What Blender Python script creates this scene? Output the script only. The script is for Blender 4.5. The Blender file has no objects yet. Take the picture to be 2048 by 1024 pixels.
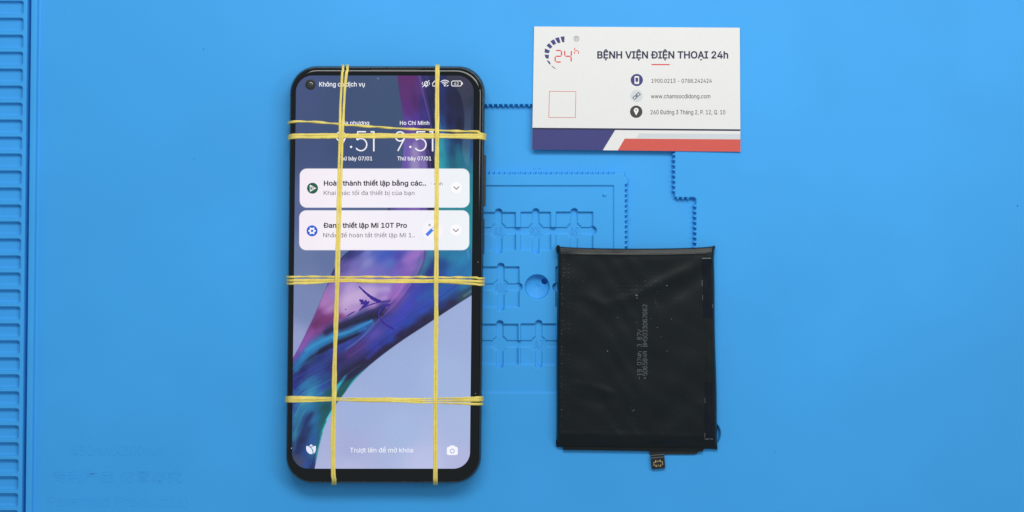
import bpy, bmesh, math, random
import numpy as np
from mathutils import Vector, geometry

random.seed(7)
rng = np.random.default_rng(7)
sc = bpy.context.scene
C = sc.collection

# ------------------------------------------------------------------ camera, world, light
CAM_H = 600.0          # millimetres above the mat
FOC = 3020.0           # focal length in photograph pixels
cam_d = bpy.data.cameras.new('camera')
cam_d.sensor_width = 36.0
cam_d.lens = FOC / 2048 * 36.0
cam_d.clip_start = 0.01
cam_d.clip_end = 50
cam = bpy.data.objects.new('camera', cam_d)
cam.location = (0, 0, CAM_H / 1000)
C.objects.link(cam)
sc.camera = cam

world = bpy.data.worlds.new('World')
sc.world = world
world.use_nodes = True
bg = world.node_tree.nodes['Background']
bg.inputs['Color'].default_value = (0.90, 0.96, 1.0, 1)
bg.inputs['Strength'].default_value = 0.39


def area(name, loc, target, sx, sy, power, col):
    d = bpy.data.lights.new(name, 'AREA')
    d.shape = 'RECTANGLE'
    d.size, d.size_y = sx, sy
    d.energy = power
    d.color = col
    o = bpy.data.objects.new(name, d)
    o.location = loc
    v = Vector(target) - Vector(loc)
    o.rotation_euler = v.to_track_quat('-Z', 'Y').to_euler()
    C.objects.link(o)
    return o


area('ceiling_lamp', (0.04, 0.345, 0.50), (0.0, 0.03, 0), 0.55, 0.16, 2.95, (1.0, 0.985, 0.96))
area('desk_lamp', (0.70, 0.20, 0.80), (0.03, 0.0, 0), 0.25, 0.25, 1.7, (1.0, 0.98, 0.95))
sc.view_settings.view_transform = 'Standard'
sc.view_settings.look = 'None'
sc.view_settings.gamma = 1
sc.view_settings.exposure = 0


# ------------------------------------------------------------------ helpers
def P(px, py, z=0.0):
    """photograph pixel on the horizontal plane z (mm) -> world point in metres"""
    s = FOC / (CAM_H - z)
    return np.stack(np.broadcast_arrays((np.asarray(px, float) - 1024) / s / 1000,
                                        -(np.asarray(py, float) - 512) / s / 1000,
                                        np.asarray(z, float) / 1000), -1)


def lin(c):
    return tuple((v / 255 / 12.92) if v / 255 <= 0.04045 else ((v / 255 + 0.055) / 1.055) ** 2.4 for v in c[:3])


def nlin(a):
    a = np.asarray(a, float) / 255
    return np.where(a <= 0.04045, a / 12.92, ((a + 0.055) / 1.055) ** 2.4)


def thing(name, label, cat, loc=(0, 0, 0), group=None):
    o = bpy.data.objects.new(name, None)
    o.empty_display_size = 0.01
    o.location = loc
    C.objects.link(o)
    o['label'] = label
    o['category'] = cat
    if group:
        o['group'] = group
    return o


def origin(o):
    v = Vector((0, 0, 0))
    while o is not None:
        v += Vector(o.location)
        o = o.parent
    return v


def mesh_obj(name, verts, faces, mat, parent=None, smooth=False, loc=None):
    """verts in world metres; stored relative to the parent (and loc)"""
    verts = np.asarray(verts, float).reshape(-1, 3)
    org = np.array(origin(parent)) if parent else np.zeros(3)
    off = np.array(loc) - org if loc is not None else np.zeros(3)
    me = bpy.data.meshes.new(name)
    me.from_pydata((verts - org - off).tolist(), [], [tuple(int(i) for i in f) for f in faces])
    me.materials.append(mat)
    if smooth:
        me.polygons.foreach_set('use_smooth', [True] * len(me.polygons))
    me.update()
    o = bpy.data.objects.new(name, me)
    C.objects.link(o)
    if parent:
        o.parent = parent
    if loc is not None:
        o.location = off
    return o


def grid_obj(name, V, mat, parent=None, smooth=True, color=None, mask=None, loc=None):
    """V: (ny, nx, 3) world metres, rows run down the photograph"""
    ny, nx = V.shape[:2]
    org = np.array(origin(parent)) if parent else np.zeros(3)
    off = np.array(loc) - org if loc is not None else np.zeros(3)
    idx = np.arange(ny * nx).reshape(ny, nx)
    q = np.stack([idx[1:, :-1], idx[1:, 1:], idx[:-1, 1:], idx[:-1, :-1]], -1).reshape(-1, 4)
    if mask is not None:
        q = q[mask.reshape(-1)]
    me = bpy.data.meshes.new(name)
    me.vertices.add(ny * nx)
    me.vertices.foreach_set('co', (V.reshape(-1, 3) - org - off).astype(np.float32).ravel())
    me.loops.add(q.size)
    me.loops.foreach_set('vertex_index', q.astype(np.int32).ravel())
    me.polygons.add(len(q))
    me.polygons.foreach_set('loop_start', np.arange(0, q.size, 4, dtype=np.int32))
    me.polygons.foreach_set('loop_total', np.full(len(q), 4, dtype=np.int32))
    me.polygons.foreach_set('use_smooth', np.full(len(q), smooth))
    me.update(calc_edges=True)
    me.validate()
    if color is not None:
        a = me.color_attributes.new('picture', 'FLOAT_COLOR', 'POINT')
        c4 = np.ones((ny * nx, 4), np.float32)
        c4[:, :3] = color.reshape(-1, 3)
        a.data.foreach_set('color', c4.ravel())
    me.materials.append(mat)
    o = bpy.data.objects.new(name, me)
    C.objects.link(o)
    if parent:
        o.parent = parent
    if loc is not None:
        o.location = off
    return o


class Geo:
    """collects flat polygons / strokes given in photograph pixels at height z"""
    def __init__(self, z, zf=None):
        self.v, self.f, self.z, self.zf = [], [], z, zf

    def _add(self, pts, faces):
        b = len(self.v)
        for x, y in pts:
            z = self.z + (self.zf(x) if self.zf else 0)
            self.v.append(P(x, y, z))
        self.f += [tuple(b + i for i in f) for f in faces]

    def poly(self, pts):
        a = sum(pts[i][0] * pts[(i + 1) % len(pts)][1] - pts[(i + 1) % len(pts)][0] * pts[i][1] for i in range(len(pts)))
        pts = pts[::-1] if a > 0 else pts          # pixel y points down: reverse to face up
        self._add(pts, [tuple(range(len(pts)))])

    def disc(self, cx, cy, r, n=36, ry=None):
        self.poly([(cx + r * math.cos(2 * math.pi * k / n), cy + (ry or r) * math.sin(2 * math.pi * k / n)) for k in range(n)])

    def ring(self, cx, cy, r, w, n=36, a0=0, a1=360):
        self.line([(cx + r * math.cos(math.radians(a0 + (a1 - a0) * k / n)),
                    cy + r * math.sin(math.radians(a0 + (a1 - a0) * k / n))) for k in range(n + 1)], w)

    def line(self, pts, w, caps=True):
        """thick polyline; w may be a list of widths"""
        n = len(pts)
        ws = list(w) if hasattr(w, '__len__') else [w] * n
        L, R = [], []
        for i, (x, y) in enumerate(pts):
            x0, y0 = pts[max(i - 1, 0)]
            x1, y1 = pts[min(i + 1, n - 1)]
            dx, dy = x1 - x0, y1 - y0
            d = math.hypot(dx, dy) or 1
            m = 1.0
            if 0 < i < n - 1:
                ax, ay = x - x0, y - y0
                la = math.hypot(ax, ay) or 1
                cs = (ax * dx + ay * dy) / (la * d)
                m = 1 / max(cs, 0.6)
            nx_, ny_ = -dy / d * ws[i] / 2 * m, dx / d * ws[i] / 2 * m
            L.append((x + nx_, y + ny_))
            R.append((x - nx_, y - ny_))
        self._add(L + R, [(i, n + i, n + i + 1, i + 1) for i in range(n - 1)])

    def rrect(self, x0, y0, x1, y1, r, n=6):
        p = []
        for cx, cy, a in ((x1 - r, y0 + r, -90), (x1 - r, y1 - r, 0), (x0 + r, y1 - r, 90), (x0 + r, y0 + r, 180)):
            for k in range(n + 1):
                t = math.radians(a + 90 * k / n)
                p.append((cx + r * math.cos(t), cy + r * math.sin(t)))
        return p

    def build(self, name, mat, parent=None):
        return mesh_obj(name, self.v, self.f, mat, parent)


def arc(cx, cy, rx, ry, a0, a1, n=14):
    return [(cx + rx * math.cos(math.radians(a0 + (a1 - a0) * k / n)), cy + ry * math.sin(math.radians(a0 + (a1 - a0) * k / n))) for k in range(n + 1)]


def load_font(fn):
    import os
    try:
        return bpy.data.fonts.load(os.path.join(bpy.utils.system_resource('DATAFILES'), 'fonts', fn))
    except Exception:
        return None


FONT = load_font('Inter.woff2')      # ships with Blender


OUTWARD = 1.0


def text_outline(s, bold, font):
    """lettering outline -> clean triangles, non-zero winding (accents and crossbars may overlap)"""
    cu = bpy.data.curves.new('lettering', 'FONT')
    cu.body = s
    cu.size = 1
    if font:
        cu.font = font
    ob = bpy.data.objects.new('lettering', cu)
    C.objects.link(ob)
    dg = bpy.context.evaluated_depsgraph_get()
    cv = ob.to_curve(dg)
    pts, edges, segs = [], [], []
    for sp in cv.splines:
        bp = sp.bezier_points
        n = len(bp)
        q = []
        for k in range(n):
            a, b = bp[k], bp[(k + 1) % n]
            p0, p1, p2, p3 = [np.array(v[:2]) for v in (a.co, a.handle_right, b.handle_left, b.co)]
            d1 = abs(np.cross(p3 - p0, p1 - p0)) + abs(np.cross(p3 - p0, p2 - p0))
            m_ = 1 if d1 < 1e-5 else 4
            for t in np.arange(m_) / m_:
                v = (1 - t) ** 3 * p0 + 3 * (1 - t) ** 2 * t * p1 + 3 * (1 - t) * t * t * p2 + t ** 3 * p3
                if not q or np.abs(v - q[-1]).sum() > 1.5e-3:
                    q.append(v)
        if len(q) > 3 and np.abs(q[0] - q[-1]).sum() < 1.5e-3:
            q.pop()
        if len(q) < 3:
            continue
        q = np.array(q)
        if bold:
            e0 = q - np.roll(q, 1, 0)
            e1 = np.roll(q, -1, 0) - q
            e0 /= np.linalg.norm(e0, axis=1)[:, None]
            e1 /= np.linalg.norm(e1, axis=1)[:, None]
            nn = np.stack([-(e0 + e1)[:, 1], (e0 + e1)[:, 0]], 1) / 2
            nn /= np.maximum((nn ** 2).sum(1), 0.45)[:, None]
            q = q + nn * bold * OUTWARD
        b0 = len(pts)
        pts += [tuple(v) for v in q]
        for k in range(len(q)):
            edges.append((b0 + k, b0 + (k + 1) % len(q)))
            segs.append((*q[k], *q[(k + 1) % len(q)]))
    ob.to_curve_clear()
    bpy.data.objects.remove(ob)
    ov, oe, of, _, _, _ = geometry.delaunay_2d_cdt([Vector(p) for p in pts], edges, [], 0, 1e-6)
    ov = np.array([(v[0], v[1]) for v in ov])
    tri = np.array([f for f in of if len(f) == 3])
    cen = ov[tri].mean(1)
    sg = np.array(segs)
    x0, y0, x1, y1 = sg.T
    W = np.zeros(len(cen), int)
    for k0 in range(0, len(cen), 2000):
        c = cen[k0:k0 + 2000]
        cx, cy = c[:, :1], c[:, 1:]
        up = (y0 <= cy) & (y1 > cy)
        dn = (y0 > cy) & (y1 <= cy)
        dy = np.where(y1 == y0, 1, y1 - y0)
        xi = x0 + (cy - y0) * (x1 - x0) / dy
        W[k0:k0 + 2000] = ((up & (xi > cx)).astype(int) - (dn & (xi > cx)).astype(int)).sum(1)
    tri = tri[W != 0]
    return ov, tri


CAPH = {}


def cap_height(font):
    if font not in CAPH:
        ov, tri = text_outline('H', 0, FONT if font == 'inter' else None)
        CAPH[font] = ov[np.unique(tri), 1].max()
    return CAPH[font]


def text_obj(name, s, x0, x1, base, cap, z, mat, parent, bold=0.0, zf=None, rise=0.0, extrude=0.0, font='inter'):
    """lettering fitted between pixel columns x0..x1 with its baseline at pixel row base"""
    ov, tri = text_outline(s, bold, FONT if font == 'inter' else None)
    used = np.unique(tri)
    mn, mx = ov[used, 0].min(), ov[used, 0].max()
    t = (ov[:, 0] - mn) / (mx - mn)
    px = x0 + t * (x1 - x0)
    py = base + rise * t - ov[:, 1] * cap / cap_height(font)
    zz = z + (np.array([zf(a) for a in px]) if zf else 0)
    o = mesh_obj(name, P(px, py, zz), tri, mat, parent)
    bm = bmesh.new()
    bm.from_mesh(o.data)
    bmesh.ops.delete(bm, geom=[v for v in bm.verts if not v.link_faces], context='VERTS')
    bm.normal_update()
    if bm.faces and sum(f.normal.z for f in bm.faces) < 0:
        bmesh.ops.reverse_faces(bm, faces=bm.faces[:])
    if extrude:
        r = bmesh.ops.extrude_face_region(bm, geom=bm.faces[:])
        bmesh.ops.translate(bm, verts=[v for v in r['geom'] if isinstance(v, bmesh.types.BMVert)], vec=(0, 0, extrude / 1000))
        bmesh.ops.recalc_face_normals(bm, faces=bm.faces[:])
    bm.to_mesh(o.data)
    bm.free()
    return o


# ------------------------------------------------------------------ materials
def new_mat(name):
    m = bpy.data.materials.new(name)
    m.use_nodes = True
    nt = m.node_tree
    return m, nt, nt.nodes['Principled BSDF']


def noise(nt, scale, detail=3, rough=0.5):
    tc = nt.nodes.new('ShaderNodeNewGeometry')
    n = nt.nodes.new('ShaderNodeTexNoise')
    n.inputs['Scale'].default_value = scale
    n.inputs['Detail'].default_value = detail
    n.inputs['Roughness'].default_value = rough
    nt.links.new(tc.outputs['Position'], n.inputs['Vector'])
    return n


def surf(name, col, rough=0.5, spec=0.5, var=0.0, vscale=60, bump=0.0, bscale=3000, bdist=0.00005, metal=0.0, coat=0.0, second=None, sfac=(0.4, 0.6), sscale=20):
    m, nt, b = new_mat(name)
    b.inputs['Base Color'].default_value = (*col, 1)
    b.inputs['Roughness'].default_value = rough
    b.inputs['Specular IOR Level'].default_value = spec
    b.inputs['Metallic'].default_value = metal
    b.inputs['Coat Weight'].default_value = coat
    b.inputs['Coat Roughness'].default_value = 0.08
    if var or second:
        n = noise(nt, vscale, 5)
        rp = nt.nodes.new('ShaderNodeValToRGB')
        rp.color_ramp.elements[0].position = 0.3
        rp.color_ramp.elements[1].position = 0.7
        rp.color_ramp.elements[0].color = (*[c * (1 - var) for c in col], 1)
        rp.color_ramp.elements[1].color = (*[min(1, c * (1 + var)) for c in col], 1)
        nt.links.new(n.outputs['Fac'], rp.inputs['Fac'])
        out = rp.outputs['Color']
        if second:
            n2 = noise(nt, sscale, 4)
            mr = nt.nodes.new('ShaderNodeMapRange')
            mr.inputs['From Min'].default_value, mr.inputs['From Max'].default_value = sfac
            nt.links.new(n2.outputs['Fac'], mr.inputs['Value'])
            mx = nt.nodes.new('ShaderNodeMix')
            mx.data_type = 'RGBA'
            mx.inputs[7].default_value = (*second, 1)
            nt.links.new(mr.outputs['Result'], mx.inputs[0])
            nt.links.new(out, mx.inputs[6])
            out = mx.outputs[2]
        nt.links.new(out, b.inputs['Base Color'])
    if bump:
        n = noise(nt, bscale, 3)
        bp = nt.nodes.new('ShaderNodeBump')
        bp.inputs['Strength'].default_value = bump
        bp.inputs['Distance'].default_value = bdist
        nt.links.new(n.outputs['Fac'], bp.inputs['Height'])
        nt.links.new(bp.outputs['Normal'], b.inputs['Normal'])
    return m


def lit(name, rgb, rough=0.12):
    """a lit piece of the display"""
    m, nt, b = new_mat(name)
    b.inputs['Base Color'].default_value = (0, 0, 0, 1)
    b.inputs['Roughness'].default_value = rough
    b.inputs['Emission Color'].default_value = (*lin(rgb), 1)
    b.inputs['Emission Strength'].default_value = 1.0
    return m


M = {}
M['silicone'] = surf('blue_silicone', (0.046, 0.345, 0.78), 0.55, 0.22, var=0.035, vscale=22, bump=0.25, bscale=2600, bdist=0.00003, second=(0.042, 0.315, 0.715), sfac=(0.45, 0.75), sscale=7)
M['table'] = surf('table_top', (0.45, 0.42, 0.38), 0.5, 0.4, var=0.1, vscale=30)
M['frame'] = surf('black_frame', (0.010, 0.014, 0.016), 0.22, 0.5, bump=0.05, coat=0.3)
M['chamfer'] = surf('frame_chamfer', (0.05, 0.06, 0.065), 0.18, 0.6, metal=0.7)
M['glass'] = surf('black_glass', (0.003, 0.005, 0.006), 0.07, 0.38)
M['button'] = surf('button_metal', (0.06, 0.075, 0.085), 0.3, 0.5, metal=0.6)
M['lens'] = surf('camera_lens', (0.012, 0.018, 0.016), 0.15, 0.7, coat=1.0)
M['lens_rim'] = surf('camera_rim', (0.009, 0.012, 0.012), 0.45, 0.3)
M['rubber'] = surf('yellow_rubber', (0.95, 0.80, 0.21), 0.5, 0.35, var=0.08, vscale=500, bump=0.2, bscale=1800, bdist=0.00005, second=(0.84, 0.68, 0.16), sfac=(0.55, 0.8), sscale=250)
nt = M['rubber'].node_tree
b_ = nt.nodes['Principled BSDF']
tr = nt.nodes.new('ShaderNodeBsdfTranslucent')
tr.inputs['Color'].default_value = (0.95, 0.84, 0.28, 1)
mxs = nt.nodes.new('ShaderNodeMixShader')
mxs.inputs[0].default_value = 0.32
nt.links.new(b_.outputs[0], mxs.inputs[1])
nt.links.new(tr.outputs[0], mxs.inputs[2])
nt.links.new(mxs.outputs[0], nt.nodes['Material Output'].inputs['Surface'])
M['paper'] = surf('card_paper', (0.715, 0.715, 0.70), 0.6, 0.25, var=0.012, vscale=900, bump=0.12, bscale=5000, bdist=0.00002)
M['navy'] = surf('navy_ink', (0.040, 0.041, 0.175), 0.5, 0.3, var=0.08, vscale=2500)
M['dark_navy'] = surf('dark_navy_ink', (0.016, 0.015, 0.06), 0.5, 0.3)
M['red'] = surf('red_ink', (0.58, 0.088, 0.068), 0.5, 0.3, var=0.06, vscale=2500)
M['bright_red'] = surf('bright_red_ink', (0.66, 0.045, 0.05), 0.5, 0.3)
M['pale_grey'] = surf('pale_grey_ink', (0.56, 0.60, 0.63), 0.5, 0.3, var=0.03, vscale=2500)
M['charcoal'] = surf('charcoal_ink', (0.045, 0.045, 0.047), 0.5, 0.3)
M['black_ink'] = surf('black_ink', (0.022, 0.021, 0.02), 0.5, 0.3)
M['white_ink'] = surf('white_print', (0.80, 0.80, 0.79), 0.6, 0.25)
M['pouch'] = surf('black_pouch_film', (0.0045, 0.0078, 0.0090), 0.36, 0.24, var=0.15, vscale=120, bump=0.3, bscale=900, bdist=0.00006)
M['tape'] = surf('clear_dark_tape', (0.0035, 0.006, 0.012), 0.3, 0.22, bump=0.2, bscale=200, bdist=0.0001)
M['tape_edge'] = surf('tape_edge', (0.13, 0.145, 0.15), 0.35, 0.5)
M['battery_print'] = surf('grey_battery_print', (0.085, 0.10, 0.105), 0.6, 0.3, var=0.2, vscale=1500)
M['flex'] = surf('black_flex', (0.010, 0.011, 0.014), 0.35, 0.5)
M['gold'] = surf('gold_contact', (0.90, 0.72, 0.38), 0.28, 0.5, metal=0.8)
M['dust'] = surf('pale_dust_and_glint', (0.20, 0.22, 0.23), 0.8, 0.2)  # battery dust; also colours the painted highlight on the lens
M['grime'] = surf('dark_grime', (0.02, 0.035, 0.07), 0.8, 0.2)
M['ink'] = surf('blue_marker_ink', (0.038, 0.014, 0.27), 0.4, 0.4, var=0.2, vscale=1500)

m, nt, b = new_mat('display')
b.inputs['Base Color'].default_value = (0, 0, 0, 1)
b.inputs['Roughness'].default_value = 0.07
b.inputs['Emission Strength'].default_value = 1.0
at = nt.nodes.new('ShaderNodeAttribute')
at.attribute_name = 'picture'
nt.links.new(at.outputs['Color'], b.inputs['Emission Color'])
M['display'] = m

# ------------------------------------------------------------------ table and mat
zt = -7.0
mesh_obj('table', [(-1.2, -0.9, zt / 1000), (1.2, -0.9, zt / 1000), (1.2, 0.9, zt / 1000), (-1.2, 0.9, zt / 1000)], [(0, 1, 2, 3)], M['table'])['kind'] = 'structure'

mat_t = thing('work_mat', 'large blue silicone repair mat with moulded trays lying under everything', 'mat', (0, 0, zt / 1000))
TRAY = 2.2


def cov(sd, w=1.1):
    t = np.clip(0.5 - sd / w / 2, 0, 1)
    return t * t * (3 - 2 * t)


def sd_box(X, Y, x0, y0, x1, y1, r=1.0):
    cx, cy = (x0 + x1) / 2, (y0 + y1) / 2
    qx, qy = np.abs(X - cx) - (x1 - x0) / 2 + r, np.abs(Y - cy) - (y1 - y0) / 2 + r
    return np.hypot(np.maximum(qx, 0), np.maximum(qy, 0)) + np.minimum(np.maximum(qx, qy), 0) - r


def sd_circ(X, Y, cx, cy, r):
    return np.hypot(X - cx, Y - cy) - r


def tray_height(X, Y):
    H = np.zeros_like(X)
    # big shallow recess with a perforated outline
    R = np.minimum(sd_box(X, Y, 790, 209, 1349.5, 640, 3), sd_box(X, Y, 790, 395, 1392, 640, 6))
    top_t = np.full_like(X, 1e3)
    k = np.arange(-18, 60)
    xs = 975.0 + 10.4 * k
    xx = xs[np.clip(np.round((X - 975.0) / 10.4).astype(int) + 18, 0, len(xs) - 1)]
    tooth_top = np.where(xx < 1343, sd_box(X - xx, Y, -2.4, 203, 2.4, 213.5, 2.2), 1e3)
    yy = 226.0 + 10.35 * np.round((Y - 226.0) / 10.35)
    tooth_r1 = np.where((yy > 214) & (yy < 386), sd_box(X, Y - yy, 1344.8, -2.4, 1356, 2.4, 2.2), 1e3)
    yy2 = 412.0 + 10.35 * np.round((Y - 412.0) / 10.35)
    tooth_r2 = np.where((yy2 > 405) & (yy2 < 632), sd_box(X, Y - yy2, 1387, -2.4, 1398, 2.4, 2.2), 1e3)
    xj = 1356.0 + 10.0 * np.round((X - 1356.0) / 10.0)
    tooth_j = np.where((xj > 1350) & (xj < 1380), sd_box(X - xj, Y, -2.4, 389, 2.4, 399.5, 2.2), 1e3)
    teeth = np.minimum(np.minimum(tooth_top, tooth_r1), np.minimum(tooth_r2, tooth_j))
    R = np.maximum(R, -teeth)
    # raised island inside it
    I = sd_box(X, Y, 700, 348.3, 1250.3, 900, 2)
    I = np.minimum(I, sd_box(X, Y, 1228, 343, 1250.3, 360, 2.5))
    I = np.minimum(I, sd_box(X, Y, 1240, 353, 1256, 369, 3))
    xi = 980.8 + 10.4 * np.round((X - 980.8) / 10.4)
    I = np.minimum(I, np.where(xi < 1226, sd_box(X - xi, Y, -2.6, 342.8, 2.6, 352, 2.3), 1e3))
    yi = 377.0 + 10.4 * np.round((Y - 377.0) / 10.4)
    I = np.minimum(I, np.where((yi > 373) & (yi < 640), sd_box(X, Y - yi, 1245, -2.6, 1255.6, 2.6, 2.3), 1e3))
    R = np.maximum(R, -I)
    H = H + (-2.3 - H) * cov(R, 0.9)
    # recessed inner floor
    F = sd_box(X, Y, 720, 371.3, 1227.5, 785.5, 1.5)
    H = H + (-0.8 - H) * cov(F, 0.8)
    # nub
    n_ = np.clip(1 - np.hypot(X - 1209, Y - 389.5) / 4.2, 0, 1)
    H = H + 0.8 * np.sqrt(n_)
    # pockets
    quads, chans = [], []

    def pocket(cx, cy, x0, x1, y0, y1, c0, c1, h0, h1):
        quads.append(sd_box(X, Y, x0, y0, x1, y1, 1.2))
        w = (c1 - c0) / 2
        chans.append(sd_box(X, Y, c0, y0 - 7, c1, y1 + 7, w - 0.4))
        sq = sd_box(X, Y, cx - 10, cy - 13.5, cx + 10, cy + 13.5, 1)
        sq = np.minimum(sq, sd_box(X, Y, cx - 13.5, cy - 10, cx + 13.5, cy + 10, 1))
        chans.append(sq)

    for a in ((921, 461, 886, 955, 424.6, 500), (997, 461, 960, 1030.8, 424.6, 500), (1071.5, 461, 1041.3, 1101.5, 424.3, 500.5), (1148.5, 461, 1112, 1186, 424, 500.5)):
        pocket(*a, a[0] - 6.8, a[0] + 6.8, 0, 0)
    chans.append(sd_box(X, Y, 880, 454.8, 1187, 467.5, 1))
    chans.append(sd_circ(X, Y, 1185, 461.2, 8.2))
    for a in ((1001.5, 574, 964, 1038.3, 533.6, 614.5), (1150, 574, 1112, 1186, 533.6, 614.5)):
        pocket(*a, a[0] - 6.6, a[0] + 6.6, 0, 0)
    chans.append(sd_box(X, Y, 950, 568, 1038, 581, 1))
    chans.append(sd_circ(X, Y, 1036.5, 574.3, 8))
    chans.append(sd_box(X, Y, 1113, 568, 1186, 581, 1))
    chans.append(sd_circ(X, Y, 1113.5, 574.3, 8))
    for a in ((999.5, 688, 962, 1036, 648.5, 729), (1077.5, 688, 1041.3, 1112, 648, 729.5), (1155, 688, 1118, 1190, 648, 729.5)):
        pocket(*a, a[0] - 6.6, a[0] + 6.6, 0, 0)
    chans.append(sd_box(X, Y, 950, 681.6, 1192, 695, 1))
    Q = quads[0]
    for q in quads[1:]:
        Q = np.minimum(Q, q)
    K = chans[0]
    for q in chans[1:]:
        K = np.minimum(K, q)
    H = H + (-2.0 - H) * cov(Q, 0.75)
    H = H + (-2.6 - H) * cov(K, 0.8)
    d = sd_circ(X, Y, 1074.5, 574, 24.3)
    bowl = -3.4 - 1.2 * np.clip(-d / 24, 0, 1)
    H = H + (bowl - H) * cov(d, 0.9)
    H = H + (-6.6 - H) * cov(sd_circ(X, Y, 1089.3, 563.2, 5.4), 1.2)
    return H


def disc_height(X, Y):
    H = np.zeros_like(X)
    d = sd_circ(X, Y, 1414, 868, 26.5)
    return H + (-2.3 - H) * cov(d, 1.8)


def patch(name, x0, y0, x1, y1, step, fn, parent):
    xs = np.linspace(x0, x1, int(round((x1 - x0) / step)) + 1)
    ys = np.linspace(y0, y1, int(round((y1 - y0) / step)) + 1)
    X, Y = np.meshgrid(xs, ys)
    Z = fn(X, Y)
    base = P(X, Y, 0.0)
    base[..., 2] = Z / 1000
    return grid_obj(name, base, M['silicone'], parent)


T = (780, 190, 1410, 800)
D = (1380, 832, 1450, 904)
xs = [83.0, 780, 1380, 1410, 1450, 2190]
ys = [-260, 190, 800, 832, 904, 1270]
skip = {(1, 1), (2, 1), (2, 3), (3, 3)}


def xleft(y):              # the moulded rim leans a little
    return 82.3 - 11.3 * (y / 1000.0)


sv, sf = [], []
for j in range(5):
    for i in range(5):
        if (i, j) in skip:
            continue
        q = [(xs[i], ys[j + 1]), (xs[i + 1], ys[j + 1]), (xs[i + 1], ys[j]), (xs[i], ys[j])]
        if i == 0:
            q = [(xleft(ys[j + 1]), ys[j + 1]), q[1], q[2], (xleft(ys[j]), ys[j])]
        b0 = len(sv)
        sv += [P(x, y, 0) for x, y in q]
        sf.append((b0, b0 + 1, b0 + 2, b0 + 3))
# outer edges of the sheet down to the table
for (xa, ya, xb, yb) in ((2190, 1270, 2190, -260), (xleft(1270), 1270, 2190, 1270), (2190, -260, xleft(-260), -260)):
    b0 = len(sv)
    a, c = P(xa, ya, 0), P(xb, yb, 0)
    lo = np.array([0, 0, zt / 1000])
    sv += [a, c, c + lo, a + lo]
    sf.append((b0, b0 + 3, b0 + 2, b0 + 1))
mesh_obj('base_sheet', sv, sf, M['silicone'], mat_t)
patch('chip_tray', *T, 1.0, tray_height, mat_t)
patch('round_recess', *D, 1.2, disc_height, mat_t)

# rim: groove, ridge and step, running the whole height
prof = [(-25.5, TRAY), (-24.6, TRAY - 0.05), (-24.0, TRAY - 0.35), (-23.6, -2.2), (-23.2, -2.6), (-17.4, -2.6), (-17.0, -2.2), (-16.6, TRAY - 0.3), (-15.9, TRAY - 0.04),
        (-15, TRAY), (-6.6, TRAY), (-5.0, TRAY - 0.06), (-4.4, TRAY - 0.35), (-3.3, 0.25), (-2.6, 0.03), (0, 0)]
yy_ = np.linspace(-260, 1270, 60)
V = np.zeros((len(yy_), len(prof), 3))
for j, y in enumerate(yy_):
    for i, (dx, z) in enumerate(prof):
        q = P(xleft(y) + dx, y, 0)
        V[j, i] = (q[0], q[1], z / 1000)
grid_obj('rim', V, M['silicone'], mat_t)

tray = bpy.data.objects.new('parts_tray', None)
tray.empty_display_size = 0.01
C.objects.link(tray)
tray.parent = mat_t
PITCH = 33.85
# one compartment cell, from x=-150 to the groove, height PITCH
nx_, ny_ = 215, 35
cx_ = np.linspace(-150, 57.0, nx_)
cy_ = np.linspace(-PITCH / 2, PITCH / 2, ny_)
X, Y = np.meshgrid(cx_, cy_)
d_ = sd_box(X, Y, -90, -13.0, 50.3, 13.0, 5.0)
Z = TRAY - 1.5 * cov(d_, 0.9) - 0.3 * np.clip(-d_ / 6, 0, 1)
B = P(X, Y + 512, 0)
B[..., 2] = Z / 1000
comp = None
# cell k: centre row
k0 = -8
cells = []
for k in range(k0, 38):
    yc = 17.2 + PITCH * k
    loc = np.array([P(1024 - 11.3 * yc / 1000.0 - 0.2, yc, 0)])[0]
    if comp is None:
        lz = loc.copy()
        # shear each cell slightly so that neighbours meet
        B2 = B.copy()
        B2[..., 0] += (B[..., 1]) * 0.0113
        comp = grid_obj('compartment', B2 + np.array([lz[0], lz[1], 0]), M['silicone'], tray, loc=(lz[0], lz[1], 0))
        cells.append(comp)
    else:
        c = comp.copy()
        C.objects.link(c)
        c.parent = tray
        c.location = comp.location + Vector((loc[0] - lz[0], loc[1] - lz[1], 0))
        cells.append(c)

# moulded lettering on the mat
MS = M['silicone']
text_obj('moulded_lettering', '450mmX300mm', 143, 328, 911, 20, 0.0, MS, mat_t, bold=0.0, extrude=0.09)
text_obj('moulded_lettering', '专利产品 仿冒必究', 104, 365, 963, 18, 0.0, MS, mat_t, bold=-0.004, extrude=0.10, font=None)
text_obj('moulded_lettering', 'Patented Product(s)', 97, 375, 1012, 20, 0.0, MS, mat_t, bold=0.0, extrude=0.09)
for s, x0, x1, bl in (('A8', 989, 1005.5, 471), ('PCH', 1062, 1081, 471), ('A9', 1140.5, 1157, 471), ('A10', 991, 1013, 583), ('A7', 1069, 1086, 697)):
    text_obj('moulded_lettering', s, x0, x1, bl, 18, -2.61, MS, mat_t, bold=0.0, extrude=0.22)

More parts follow.
